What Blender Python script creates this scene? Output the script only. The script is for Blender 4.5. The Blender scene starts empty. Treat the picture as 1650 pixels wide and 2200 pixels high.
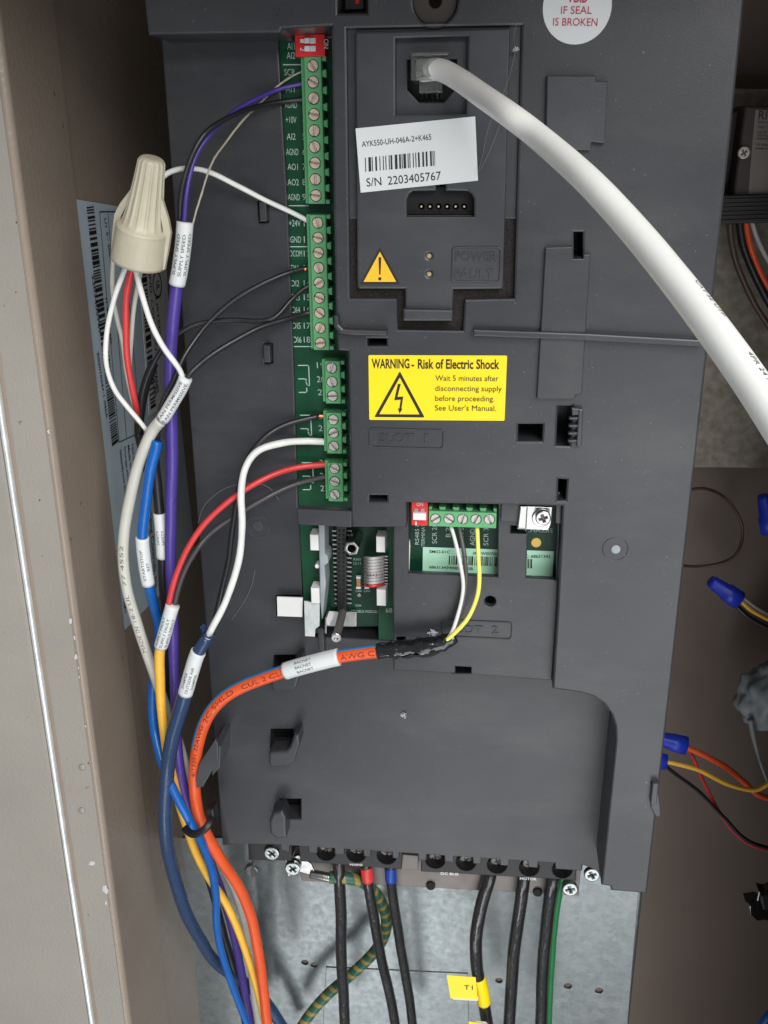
import bpy, bmesh, math, random
import numpy as np
from mathutils import Matrix, Vector
random.seed(7); rng = np.random.RandomState(5)
scn = bpy.context.scene
COL = scn.collection

# ------------------------------------------------------------------ camera
W, H, F = 1650., 2200., 2078.
def _axes():
    d1 = np.array([45., 5600., F]); d1 /= np.linalg.norm(d1)          # world down
    d2 = np.array([-18825., -620., F]); d2 /= np.linalg.norm(d2)      # world left
    d2 -= d1*d1.dot(d2); d2 /= np.linalg.norm(d2)
    X = -d2; Z = -d1; Y = np.cross(Z, X)
    return np.array([X, Y, Z])
AX = _axes(); DIST = 0.37266
CAM = np.array([0., -DIST, 0.])
cam = bpy.data.cameras.new('camera'); camo = bpy.data.objects.new('camera', cam); COL.objects.link(camo)
cam.sensor_fit = 'VERTICAL'; cam.sensor_height = 36.0; cam.sensor_width = 27.0
cam.lens = 36.0*F/H; cam.clip_start = 0.01; cam.clip_end = 50
R = Matrix((AX[:, 0], -AX[:, 1], -AX[:, 2])).transposed()
camo.matrix_world = Matrix.Translation(CAM) @ R.to_4x4()
scn.camera = camo
# ------------------------------------------------------------------ light
wd = bpy.data.worlds.new('World'); scn.world = wd; wd.use_nodes = True
bgn = wd.node_tree.nodes['Background']
bgn.inputs[0].default_value = (0.90, 0.96, 1.0, 1); bgn.inputs[1].default_value = 0.25
def lamp(name, loc, target, size, power, color=(1, 1, 1), sy=None):
    l = bpy.data.lights.new(name, 'AREA'); l.energy = power; l.color = color
    l.shape = 'RECTANGLE'; l.size = size; l.size_y = sy or size
    o = bpy.data.objects.new(name, l); COL.objects.link(o)
    o.location = loc; o.rotation_euler = (Vector(target)-Vector(loc)).to_track_quat('-Z', 'Y').to_euler()
    return o
lamp('sky_light', (0.58, -1.20, 0.72), (0.0, 0, -0.20), 1.0, 28.5, (1.0, 0.995, 0.985))
lamp('low_front_light', (0.31, -1.15, -0.84), (0.1, 0, -0.25), 0.85, 8.0, (0.985, 0.99, 1.0), 1.1)  # tall area light for the bright surroundings low in front
lamp('low_bounce_light', (-0.22, -1.00, -1.50), (-0.05, 0.05, -0.40), 0.40, 2.6, (0.97, 0.99, 1.0))
vs = scn.view_settings; vs.view_transform = 'Standard'; vs.look = 'None'; vs.exposure = 0; vs.gamma = 1
vs.use_curve_mapping = False
scn.cycles.max_bounces = 6; scn.cycles.use_denoising = True

# ------------------------------------------------------------------ projection helpers (photo pixel -> place, at a stated depth)
def ray(px, py): return AX @ np.array([(px-825)/F, (py-1100)/F, 1.])
def P(px, py, h=0.):              # h = metres in front of the drive's face
    r = ray(px, py); return CAM + r*((-h-CAM[1])/r[1])
def PX(px, py, x):                # on a side wall x = const
    r = ray(px, py); return CAM + r*((x-CAM[0])/r[0])
def PZ(px, py, z): return CAM + ray(px, py)*z
def depth(p): return float(((p-CAM) @ AX)[2])
def mpp(px, py, h): return depth(P(px, py, h))/F      # metres per photo pixel
def uv(px, py, h):
    p = P(px, py, h); return (p[0], p[2])

# ------------------------------------------------------------------ materials
def lin(c): return tuple(((x/255)/12.92 if x/255 <= .04045 else ((x/255+.055)/1.055)**2.4) for x in c)
MATS = {}
def mat(name, rgb, rough=.5, metal=0., var=.0, vscale=60., bump=0., bscale=400., spec=.5, rvar=0., coat=0., rgb2=None, trans=0., speck=None, sscale=900., smear=0.):
    m = bpy.data.materials.new(name); m.use_nodes = True; nt = m.node_tree; N = nt.nodes; L = nt.links
    b = N['Principled BSDF']; c = lin(rgb)
    b.inputs['Base Color'].default_value = (*c, 1); b.inputs['Roughness'].default_value = rough
    b.inputs['Metallic'].default_value = metal; b.inputs['Specular IOR Level'].default_value = spec
    if coat: b.inputs['Coat Weight'].default_value = coat
    if trans: b.inputs['Transmission Weight'].default_value = trans
    tc = N.new('ShaderNodeTexCoord')
    def noise(scale, detail=4, seed=0):
        n = N.new('ShaderNodeTexNoise'); n.inputs['Scale'].default_value = scale; n.inputs['Detail'].default_value = detail
        mp = N.new('ShaderNodeMapping'); mp.inputs['Location'].default_value = (seed, seed*2.1, -seed)
        L.new(tc.outputs['Object'], mp.inputs[0]); L.new(mp.outputs[0], n.inputs['Vector']); return n
    if var or rgb2:
        n = noise(vscale, 5, 1.3); r = N.new('ShaderNodeMapRange'); r.inputs[1].default_value = .32; r.inputs[2].default_value = .68
        mx = N.new('ShaderNodeMix'); mx.data_type = 'RGBA'
        L.new(n.outputs[0], r.inputs[0]); L.new(r.outputs[0], mx.inputs[0])
        c2 = lin(rgb2) if rgb2 else tuple(min(1, x*(1+var)) for x in c)
        c1 = c if rgb2 else tuple(x*(1-var) for x in c)
        mx.inputs[6].default_value = (*c1, 1); mx.inputs[7].default_value = (*c2, 1)
        L.new(mx.outputs[2], b.inputs['Base Color'])
    if speck:
        base = b.inputs['Base Color'].links[0].from_socket if b.inputs['Base Color'].links else None
        n = noise(sscale, 2, 5.5); r = N.new('ShaderNodeMapRange'); r.inputs[1].default_value = .72; r.inputs[2].default_value = .80
        mx = N.new('ShaderNodeMix'); mx.data_type = 'RGBA'; L.new(n.outputs[0], r.inputs[0]); L.new(r.outputs[0], mx.inputs[0])
        if base: L.new(base, mx.inputs[6])
        else: mx.inputs[6].default_value = (*c, 1)
        mx.inputs[7].default_value = (*lin(speck), 1); L.new(mx.outputs[2], b.inputs['Base Color'])
    if smear:                      # dry dust wiped across the surface
        base = b.inputs['Base Color'].links[0].from_socket if b.inputs['Base Color'].links else None
        n = N.new('ShaderNodeTexNoise'); n.inputs['Scale'].default_value = 14; n.inputs['Detail'].default_value = 8; n.inputs['Roughness'].default_value = .68
        mp = N.new('ShaderNodeMapping'); mp.inputs['Rotation'].default_value = (0, .5, 0); mp.inputs['Scale'].default_value = (1, 1, 2.6)
        L.new(tc.outputs['Object'], mp.inputs[0]); L.new(mp.outputs[0], n.inputs['Vector'])
        r = N.new('ShaderNodeMapRange'); r.inputs[1].default_value = .48; r.inputs[2].default_value = .78; r.inputs[4].default_value = smear
        mx = N.new('ShaderNodeMix'); mx.data_type = 'RGBA'; L.new(n.outputs[0], r.inputs[0]); L.new(r.outputs[0], mx.inputs[0])
        if base: L.new(base, mx.inputs[6])
        else: mx.inputs[6].default_value = (*c, 1)
        mx.inputs[7].default_value = (*lin((176, 172, 166)), 1); L.new(mx.outputs[2], b.inputs['Base Color'])
    if rvar:
        n = noise(vscale*.6, 5, 3.7); r = N.new('ShaderNodeMapRange'); r.inputs[1].default_value = .3; r.inputs[2].default_value = .7
        r.inputs[3].default_value = max(.03, rough-rvar); r.inputs[4].default_value = min(1, rough+rvar)
        L.new(n.outputs[0], r.inputs[0]); L.new(r.outputs[0], b.inputs['Roughness'])
    if bump:
        n = noise(bscale, 3, 7.1); bp = N.new('ShaderNodeBump'); bp.inputs['Strength'].default_value = bump; bp.inputs['Distance'].default_value = .0005
        L.new(n.outputs[0], bp.inputs['Height']); L.new(bp.outputs[0], b.inputs['Normal'])
    MATS[name] = m; return m
M = {}
M['plastic'] = mat('grey_plastic', (51, 52, 56), .31, var=.06, vscale=25, bump=.10, bscale=2600, rvar=.07, speck=(112, 112, 112), sscale=1000, smear=.06)
M['plastic_mod'] = mat('blue_grey_plastic', (55, 57, 62), .34, var=.05, vscale=30, bump=.10, bscale=2600, rvar=.07, speck=(112, 112, 112), sscale=1000, smear=.06)
M['plastic_brown'] = mat('brown_plastic', (56, 47, 43), .5, var=.08)
M['foam'] = mat('foam', (50, 46, 45), .95, var=.3, vscale=1500, bump=1., bscale=2500, spec=.1)
M['black'] = mat('black_plastic', (24, 24, 26), .45, var=.1)
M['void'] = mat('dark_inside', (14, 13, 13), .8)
M['pcb'] = mat('circuit_board_green', (4, 66, 40), .42, var=.25, vscale=90, spec=.3)
M['pcb_dark'] = mat('solder_mask_dark', (3, 50, 34), .42, var=.2, vscale=120, spec=.3)
M['silk'] = mat('silkscreen', (168, 190, 180), .6)
M['tgreen'] = mat('terminal_green', (92, 166, 110), .42, var=.05, vscale=200)
M['screw'] = mat('dull_screw', (206, 186, 170), .45, metal=.45, var=.12, vscale=900, bump=.3, bscale=4000)
M['screw_n'] = mat('nickel_screw', (196, 190, 185), .40, metal=.6, var=.15, vscale=900, bump=.3, bscale=4000)
M['chrome'] = mat('zinc_screw', (168, 174, 172), .27, metal=1., var=.1, vscale=500)
M['red'] = mat('red_plastic', (214, 36, 34), .4, var=.05)
M['white'] = mat('white_plastic', (226, 226, 224), .45, var=.03)
M['slider'] = mat('slider_white', (222, 218, 226), .5)
M['ink'] = mat('black_ink', (26, 24, 22), .6)
M['ink_red'] = mat('red_ink', (186, 44, 84), .6)
M['ink_grey'] = mat('grey_print', (96, 94, 92), .7)
M['print_brown'] = mat('brown_print', (110, 44, 26), .7)
M['ink_white'] = mat('white_print', (215, 218, 216), .6)
M['paper'] = mat('white_sticker', (214, 217, 217), .5, var=.015, vscale=40, bump=.08, bscale=120)
M['paper_g'] = mat('pale_green_sticker', (176, 226, 196), .5, var=.02)
M['yellow'] = mat('yellow_sticker', (252, 220, 8), .38, var=.02)
M['amber'] = mat('amber_sticker', (250, 190, 40), .4)
M['bluelabel'] = mat('blue_grey_label', (178, 194, 202), .4, var=.06, vscale=40)
M['taupe'] = mat('taupe_paint', (150, 145, 137), .36, var=.05, vscale=18, bump=.4, bscale=700, rvar=.1, speck=(96, 84, 74), sscale=230, smear=.14)
M['taupe2'] = mat('taupe_paint_inside', (142, 129, 116), .26, var=.06, vscale=14, bump=.3, bscale=500, rvar=.09, speck=(92, 80, 70), sscale=200, smear=.10)
M['brown'] = mat('brown_paint', (118, 103, 92), .5, var=.07, vscale=12, bump=.2, bscale=300)
M['edge'] = mat('bare_metal_edge', (236, 240, 240), .38, metal=.6, var=.12, vscale=120, bump=.4, bscale=300)
M['galv'] = mat('galvanised', (126, 132, 133), .34, metal=.8, var=.05, vscale=420, bump=.08, bscale=420, rvar=.05, smear=.05)
M['galv_dark'] = mat('dull_galvanised', (92, 97, 98), .45, metal=.6, var=.06, vscale=300)
M['mottle'] = mat('mottled_galvanised', (116, 108, 97), .5, metal=.3, vscale=230, bump=.25, bscale=300, rgb2=(146, 138, 126))
M['steel'] = mat('bright_steel', (182, 182, 180), .28, metal=1., var=.08, vscale=200, bump=.15, bscale=300)
M['chassis'] = mat('chassis_metal', (120, 114, 110), .5, metal=.5, var=.1, vscale=100)
M['tan'] = mat('tan_plastic', (182, 175, 154), .45, var=.06, vscale=90, bump=.3, bscale=420, speck=(150, 138, 112), sscale=300)
M['bluenut'] = mat('blue_plastic', (34, 58, 190), .4, var=.08)
M['rubber'] = mat('black_tape', (20, 20, 22), .2, var=.2, bump=1., bscale=170, rvar=.08, coat=.8)
M['clear'] = mat('clear_plastic', (214, 216, 214), .08, trans=.9, spec=.6)
M['copper'] = mat('copper', (222, 128, 92), .35, metal=1.)
M['gold'] = mat('gold_pad', (190, 160, 80), .4, metal=.6)
M['putty'] = mat('grey_putty', (150, 158, 162), .5, var=.12, vscale=120, bump=.8, bscale=120)
M['led'] = mat('led_lens', (196, 180, 140), .25, trans=.3)
M['thread'] = mat('thread', (120, 120, 120), .9)
M['dust'] = mat('dust', (190, 192, 196), .9)
M['tancap'] = mat('capacitor', (170, 128, 88), .5)
def wm(n, c, r=.38, **k):
    M[n] = mat(n, c, r, var=k.pop('var', .07), vscale=110, bump=.3, bscale=330, rvar=.1, speck=tuple(int(x*.62) for x in c), sscale=190, **k)
wm('w_white', (226, 226, 222)); wm('w_dull', (196, 194, 184), .45); wm('w_black', (34, 34, 37), .38); wm('w_grey', (86, 82, 82))
wm('w_red', (206, 58, 58)); wm('w_purple', (74, 56, 140), .35); wm('w_blue', (14, 92, 172), .33); wm('w_yellow', (242, 186, 66))
wm('w_lemon', (250, 240, 108)); wm('w_navy', (40, 62, 96), .28); wm('w_orange', (226, 88, 42), .36); wm('w_green', (28, 110, 60))
wm('w_brown', (84, 66, 58)); wm('w_pwr', (30, 29, 31), .25, var=.15); wm('w_sky', (52, 136, 190)); wm('w_capblue', (24, 62, 150)); wm('w_bare', (168, 160, 142), .4)
wm('w_ribbon', (180, 178, 176), .5); M['w_cable'] = mat('white_cable_jacket', (240, 240, 236), .38, var=.012, vscale=60, bump=.12, bscale=300); wm('w_thin', (66, 62, 64))
def helix():
    m = mat('green_yellow_stripe', (40, 128, 84), .4); nt = m.node_tree; N = nt.nodes; L = nt.links
    tc = N.new('ShaderNodeUVMap'); sp = N.new('ShaderNodeSeparateXYZ'); L.new(tc.outputs[0], sp.inputs[0])
    a = N.new('ShaderNodeMath'); a.operation = 'MULTIPLY'; a.inputs[1].default_value = 1.25; L.new(sp.outputs[0], a.inputs[0])
    b = N.new('ShaderNodeMath'); b.operation = 'ADD'; L.new(a.outputs[0], b.inputs[0]); L.new(sp.outputs[1], b.inputs[1])
    f = N.new('ShaderNodeMath'); f.operation = 'FRACT'; L.new(b.outputs[0], f.inputs[0])
    g = N.new('ShaderNodeMath'); g.operation = 'GREATER_THAN'; g.inputs[1].default_value = .62; L.new(f.outputs[0], g.inputs[0])
    mx = N.new('ShaderNodeMix'); mx.data_type = 'RGBA'; L.new(g.outputs[0], mx.inputs[0])
    mx.inputs[6].default_value = (*lin((44, 88, 70)), 1); mx.inputs[7].default_value = (*lin((136, 120, 60)), 1)
    L.new(mx.outputs[2], N['Principled BSDF'].inputs['Base Color']); return m
M['w_ground'] = helix()
def spangle(name, scale, amt):
    m = MATS[name]; nt = m.node_tree; N = nt.nodes; L = nt.links; b = N['Principled BSDF']; tc = N.new('ShaderNodeTexCoord')
    v = N.new('ShaderNodeTexVoronoi'); v.inputs['Scale'].default_value = scale; v.inputs['Randomness'].default_value = 1
    nz = N.new('ShaderNodeTexNoise'); nz.inputs['Scale'].default_value = scale*1.7; ad = N.new('ShaderNodeVectorMath'); ad.operation = 'MULTIPLY_ADD'; ad.inputs[1].default_value = (.006,)*3
    L.new(tc.outputs['Object'], nz.inputs['Vector']); L.new(nz.outputs['Color'], ad.inputs[0]); L.new(tc.outputs['Object'], ad.inputs[2]); L.new(ad.outputs[0], v.inputs['Vector'])
    sp = N.new('ShaderNodeSeparateColor'); L.new(v.outputs['Color'], sp.inputs[0]); r = N.new('ShaderNodeMapRange'); r.inputs[3].default_value = 1-amt; r.inputs[4].default_value = 1+amt; L.new(sp.outputs[0], r.inputs[0])
    src = b.inputs['Base Color'].links[0].from_socket; mu = N.new('ShaderNodeVectorMath'); mu.operation = 'SCALE'; L.new(src, mu.inputs[0]); L.new(r.outputs[0], mu.inputs['Scale']); L.new(mu.outputs[0], b.inputs['Base Color'])
spangle('galvanised', 240, .10)
def streaky(name):                 # ridged insulation that breaks its highlight along the wire
    m = MATS[name]; nt = m.node_tree; N = nt.nodes; L = nt.links; u = N.new('ShaderNodeUVMap'); mp = N.new('ShaderNodeMapping'); mp.inputs['Scale'].default_value = (1.6, 9, 1)
    n = N.new('ShaderNodeTexNoise'); n.inputs['Scale'].default_value = 1.; n.inputs['Detail'].default_value = 3; bp = N.new('ShaderNodeBump'); bp.inputs['Strength'].default_value = .9; bp.inputs['Distance'].default_value = .0008
    L.new(u.outputs[0], mp.inputs[0]); L.new(mp.outputs[0], n.inputs['Vector']); L.new(n.outputs[0], bp.inputs['Height']); L.new(bp.outputs[0], N['Principled BSDF'].inputs['Normal']); N['Principled BSDF'].inputs['Coat Weight'].default_value = .6
streaky('w_pwr')

# ------------------------------------------------------------------ object helpers
WL = {}
def thing(name, label, cat, loc, group=None, kind=None):
    o = bpy.data.objects.new(name, None); COL.objects.link(o); o.empty_display_size = .005
    o.location = tuple(loc); WL[o] = np.array(loc, float); tag(o, label, cat, group, kind); return o
def tag(o, label=None, cat=None, group=None, kind=None):
    if label: o['label'] = label
    if cat: o['category'] = cat
    if group: o['group'] = group
    if kind: o['kind'] = kind
    return o
def link(name, me, c, material, parent):
    o = bpy.data.objects.new(name, me); COL.objects.link(o)
    if material and not me.materials: me.materials.append(M[material] if isinstance(material, str) else material)
    c = np.array(c, float); WL[o] = c
    if parent is not None:
        o.parent = parent; o.location = tuple(c-WL[parent])
    else: o.location = tuple(c)
    return o
def mesh(name, vs, fs, material, parent=None, smooth=False, uvs=None):
    vs = np.array(vs, float); c = (vs.min(0)+vs.max(0))/2
    me = bpy.data.meshes.new(name); me.from_pydata([tuple(v) for v in vs-c], [], fs)
    if smooth: me.shade_smooth() if hasattr(me, 'shade_smooth') else None
    if uvs is not None:
        ul = me.uv_layers.new(name='UVMap'); k = 0
        for f in uvs:
            for u in f: ul.data[k].uv = u; k += 1
    me.update(); return link(name, me, c, material, parent)
def _area(lp): return sum(a[0]*b[1]-b[0]*a[1] for a, b in zip(lp, lp[1:]+lp[:1]))/2
def _inset(lp, d):
    A = np.array(lp, float); d0 = A-np.roll(A, 1, 0); d1 = np.roll(A, -1, 0)-A
    d0 /= np.linalg.norm(d0, axis=1)[:, None]+1e-12; d1 /= np.linalg.norm(d1, axis=1)[:, None]+1e-12
    n0 = np.stack([-d0[:, 1], d0[:, 0]], 1); n1 = np.stack([-d1[:, 1], d1[:, 0]], 1)
    k = np.maximum(.35, 1+(n0*n1).sum(1))[:, None]; return A+d*(n0+n1)/k
def _inside(pt, lp):
    x, y = pt; c = False; n = len(lp); j = n-1
    for i in range(n):
        xi, yi = lp[i]; xj, yj = lp[j]
        if (yi > y) != (yj > y) and x < (xj-xi)*(y-yi)/(yj-yi)+xi: c = not c
        j = i
    return c
from mathutils.geometry import delaunay_2d_cdt
def shape_mesh(loops, thick, bevel=.0003, res=1):
    """outline with holes (metres) -> vertices, faces of a plate with eased front edges; local z centred"""
    b = min(bevel, thick*.45); LP = []
    for i, lp in enumerate(loops):
        lp = [tuple(map(float, q)) for q in lp]
        if (_area(lp) > 0) != (i == 0): lp = lp[::-1]
        LP.append(lp)
    V = []; Fc = []; t = thick/2
    def cap(lps, z, up):
        pts = [Vector((q[0]*1000, q[1]*1000)) for lp in lps for q in lp]; ed = []; k = 0
        for lp in lps:
            n = len(lp); ed += [(k+i, k+(i+1) % n) for i in range(n)]; k += n
        vo, eo, fo, *_ = delaunay_2d_cdt(pts, ed, [], 0, 1e-6)
        base = len(V); V.extend([(v[0]/1000, v[1]/1000, z) for v in vo])
        for f in fo:
            c = (sum(vo[i][0] for i in f)/len(f)/1000, sum(vo[i][1] for i in f)/len(f)/1000)
            if _inside(c, lps[0]) and not any(_inside(c, h) for h in lps[1:]):
                a = sum(vo[f[i]][0]*vo[f[(i+1) % len(f)]][1]-vo[f[(i+1) % len(f)]][0]*vo[f[i]][1] for i in range(len(f)))
                if abs(a) < 1e-9: continue
                g = list(f) if (a > 0) == up else list(f)[::-1]; Fc.append(tuple(base+i for i in g))
    ins = [[tuple(q) for q in _inset(lp, b)] for lp in LP]; mid = [[tuple(q) for q in _inset(lp, b*.29)] for lp in LP]
    for lp, mi, iv in zip(LP, mid, ins):
        n = len(lp); base = len(V)
        V.extend([(q[0], q[1], -t) for q in lp]); V.extend([(q[0], q[1], t-b) for q in lp])
        V.extend([(q[0], q[1], t-b*.29) for q in mi]); V.extend([(q[0], q[1], t) for q in iv])
        for r in range(3):
            for i in range(n): Fc.append((base+r*n+i, base+r*n+(i+1) % n, base+(r+1)*n+(i+1) % n, base+(r+1)*n+i))
    cap(ins, t, True); cap(LP, -t, False)
    return np.array(V), Fc
def lift(vs, h): return np.stack([vs[:, 0], -(vs[:, 2]+h), vs[:, 1]], 1)
def plate(name, loops, h, thick, material, parent=None, bevel=.0004, px=True):
    """loops in photo pixels on the plane h (its front), or in metres (px=False)"""
    if px: loops = [[uv(q[0], q[1], h) for q in lp] for lp in loops]
    vs, fs = shape_mesh(loops, thick, bevel); return mesh(name, lift(vs, h-thick/2), fs, material, parent)
def rect(x0, y0, x1, y1, h):
    """upright rectangle in metres around a photo-pixel box"""
    xm, ym = (x0+x1)/2, (y0+y1)/2
    a = P(x0, ym, h)[0]; b = P(x1, ym, h)[0]; c = P(xm, y0, h)[2]; d = P(xm, y1, h)[2]
    return [(a, c), (b, c), (b, d), (a, d)]
def pxrect(x0, y0, x1, y1): return [(x0, y0), (x1, y0), (x1, y1), (x0, y1)]
def rround(lp, r, n=4):
    out = []; k = len(lp); lp = [np.array(p, float) for p in lp]
    for i in range(k):
        p0, p, p1 = lp[i-1], lp[i], lp[(i+1) % k]
        a = (p0-p)/np.linalg.norm(p0-p); b = (p1-p)/np.linalg.norm(p1-p)
        for t in np.linspace(0, 1, n+1):
            s = p+a*r*(1-t)**2+b*r*t**2; out.append((s[0], s[1]))
    return out
def box(name, x0, y0, x1, y1, h, thick, material, parent=None, bevel=.0004, rnd=0):
    lp = rect(x0, y0, x1, y1, h)
    if rnd: lp = rround(lp, rnd)
    return plate(name, [lp], h, thick, material, parent, bevel, px=False)
def circ(cx, cy, r, n=24): return [(cx+r*math.cos(2*math.pi*i/n), cy+r*math.sin(2*math.pi*i/n)) for i in range(n)]
def disc(name, px, py, r_px, h, thick, material, parent=None, bevel=.0003, n=28, hole=0):
    c = uv(px, py, h); m = mpp(px, py, h); lps = [circ(*c, r_px*m, n)]
    if hole: lps.append(circ(*c, hole*m, n))
    return plate(name, lps, h, thick, material, parent, bevel, px=False)
def quad(name, corners, material, parent=None, thick=.00015, out=(0, -1, 0)):
    """thin sheet through four world corners"""
    c = [np.array(q, float) for q in corners]; o = np.array(out, float)*thick
    vs = [q+o for q in c]+[q for q in c]
    fs = [(0, 1, 2, 3), (7, 6, 5, 4)]+[(i, i+4, (i+1) % 4+4, (i+1) % 4) for i in range(4)]
    return mesh(name, vs, fs, material, parent)
def sheet(name, px4, h, material, parent=None, thick=.00015):
    return quad(name, [P(x, y, h) for x, y in px4], material, parent, thick)
_tc = {}
def text_raw(s, bold=0., ext=0.):
    k = (s, bold, ext)
    if k not in _tc:
        cu = bpy.data.curves.new('t', 'FONT'); cu.body = s; cu.size = 1; cu.offset = bold; cu.extrude = ext; cu.resolution_u = 3
        if ext: cu.bevel_depth = ext*.3
        ob = bpy.data.objects.new('t', cu); me = bpy.data.meshes.new_from_object(ob)
        vs = np.empty(len(me.vertices)*3); me.vertices.foreach_get('co', vs); vs = vs.reshape(-1, 3)
        fs = [tuple(p.vertices) for p in me.polygons]
        bpy.data.objects.remove(ob); bpy.data.curves.remove(cu); bpy.data.meshes.remove(me)
        vs[:, 0] -= vs[:, 0].min(); w = vs[:, 0].max(); _tc[k] = (vs, fs, w)
    v, f, w = _tc[k]; return v.copy(), f, w
CAP = .70
def text(name, items, h, material, parent, bold=0., ext=0.):
    """items: (string, baseline start px, baseline end px, cap height px); joined to one print"""
    V = []; Fc = []; n = 0
    for s, a, b, cap in items:
        A = np.array(uv(*a, h)); B = np.array(uv(*b, h)); v, f, w = text_raw(s, bold, ext)
        d = (B-A); L = np.linalg.norm(d); d /= L; nrm = np.array([-d[1], d[0]])
        ch = cap*mpp(*a, h); X = v[:, 0]/w*L; Y = v[:, 1]/CAP*ch; Z = v[:, 2]/CAP*ch
        q = A+np.outer(X, d)+np.outer(Y, nrm)
        V.append(np.stack([q[:, 0], -(Z+h), q[:, 1]], 1)); Fc += [tuple(i+n for i in ff) for ff in f]; n += len(v)
    return mesh(name, np.concatenate(V), Fc, material, parent)
def barcode(name, q4, h, material, parent, n=40, seed=1):
    r = random.Random(seed); TL, TR, BR, BL = [P(x, y, h) for x, y in q4]; vs = []; fs = []; t = 0; xs = []
    while t < 1:
        w = r.choice([1, 1, 1, 2, 3])/(n*2.4); g = r.choice([1, 1, 2, 2, 3])/(n*2.4); xs.append((t, min(1, t+w))); t += w+g
    for a, b in xs:
        k = len(vs); vs += [TL+(TR-TL)*a, TL+(TR-TL)*b, BL+(BR-BL)*b, BL+(BR-BL)*a]; fs.append((k, k+1, k+2, k+3))
    return mesh(name, vs, fs, material, parent)
def lathe(name, profile, base, axis, material, parent=None, n=24, smooth=True, ribs=None):
    """profile: (distance along axis, radius)"""
    ax = np.array(axis, float); ax /= np.linalg.norm(ax); t = np.array([0, 0, 1.]) if abs(ax[2]) < .9 else np.array([1., 0, 0])
    e1 = np.cross(ax, t); e1 /= np.linalg.norm(e1); e2 = np.cross(ax, e1); vs = []; fs = []
    for j, (d, r) in enumerate(profile):
        for i in range(n):
            a = 2*math.pi*i/n; rr = r*(ribs(a, d) if ribs else 1); vs.append(np.array(base)+ax*d+rr*(math.cos(a)*e1+math.sin(a)*e2))
    for j in range(len(profile)-1):
        for i in range(n): fs.append((j*n+i, j*n+(i+1) % n, (j+1)*n+(i+1) % n, (j+1)*n+i))
    fs.append(tuple(range(n))[::-1]); fs.append(tuple((len(profile)-1)*n+i for i in range(n)))
    return mesh(name, vs, fs, material, parent, smooth=smooth)

class Path:
    def __init__(s, pts, step=.0012, kink=.00012):
        p = [np.array(q, float) for q in pts]; p = [2*p[0]-p[1]]+p+[2*p[-1]-p[-2]]; out = []
        for i in range(1, len(p)-2):
            for t in np.linspace(0, 1, 12, endpoint=False):
                a, b, c, d = p[i-1:i+3]
                out.append(.5*((2*b)+(-a+c)*t+(2*a-5*b+4*c-d)*t*t+(-a+3*b-3*c+d)*t**3))
        out.append(p[-2]); out = np.array(out)
        L = np.concatenate([[0], np.cumsum(np.linalg.norm(np.diff(out, axis=0), axis=1))]); s.L = L[-1]
        n = max(4, int(s.L/step)+1); s.S = np.linspace(0, s.L, n); s.p = np.stack([np.interp(s.S, L, out[:, k]) for k in range(3)], 1)
        for _ in range(2):
            q = s.p.copy(); q[1:-1] = (s.p[:-2]+2*s.p[1:-1]+s.p[2:])/4; s.p = q
        if s.L > .05 and kink:          # hand-bent wires are never perfectly fair
            e = np.clip(np.minimum(s.S, s.L-s.S)/.02, 0, 1); ph = rng.rand(6)*6.28
            for k in range(3): s.p[:, k] += e*kink*(np.sin(s.S*95+ph[k])+.35*np.sin(s.S*210+ph[k+3]))
        t = np.gradient(s.p, axis=0); s.t = t/np.linalg.norm(t, axis=1)[:, None]
        v = CAM-s.p; v -= (v*s.t).sum(1)[:, None]*s.t; s.n = v/np.linalg.norm(v, axis=1)[:, None]
        s.b = np.cross(s.n, s.t)
    def at(s, x):
        f = lambda a: np.array([np.interp(x, s.S, a[:, k]) for k in range(3)]).T
        return f(s.p), f(s.n), f(s.b)
    def frac(s, px, py):          # arc length whose picture is nearest to a photo pixel
        d = (s.p-CAM) @ AX; X = 825+F*d[:, 0]/d[:, 2]; Y = 1100+F*d[:, 1]/d[:, 2]
        return s.S[np.argmin((X-px)**2+(Y-py)**2)]
def wire(pts, step=.0012):
    """pts: (px, py, h)"""
    return Path([P(*q) for q in pts], step)
def tube(name, path, r, material, parent=None, s0=None, s1=None, ns=14, rough=0., flat=1., caps=True, rad=None, seed=0):
    s0 = 0 if s0 is None else s0; s1 = path.L if s1 is None else s1
    n = max(3, int((s1-s0)/.0012)+1); S = np.linspace(s0, s1, n); p, nn, bb = path.at(S); vs = []; fs = []; us = []
    rg = np.random.RandomState(seed+11); J = rg.rand(n, ns)-.5
    for i in range(n):
        rr = r*(rad((S[i]-s0)/(s1-s0)) if rad else 1)*(1+(.022*math.sin(S[i]*210+seed)+.018*math.sin(S[i]*437+1.7))*min(1, (.0016/r)**3))
        for k in range(ns):
            a = 2*math.pi*k/ns; q = rr*(1+rough*J[i, k]); vs.append(p[i]+q*(flat*math.cos(a)*nn[i]+math.sin(a)*bb[i]))
    for i in range(n-1):
        for k in range(ns):
            k2 = (k+1) % ns; fs.append((i*ns+k, (i+1)*ns+k, (i+1)*ns+k2, i*ns+k2))
            us.append([(S[i]*100, k/ns), (S[i+1]*100, k/ns), (S[i+1]*100, (k+1)/ns), (S[i]*100, (k+1)/ns)])
    if caps:
        fs.append(tuple(range(ns))); us.append([(0, 0)]*ns); fs.append(tuple((n-1)*ns+k for k in range(ns))[::-1]); us.append([(0, 0)]*ns)
    return mesh(name, vs, fs, material, parent, smooth=True, uvs=us)
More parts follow.
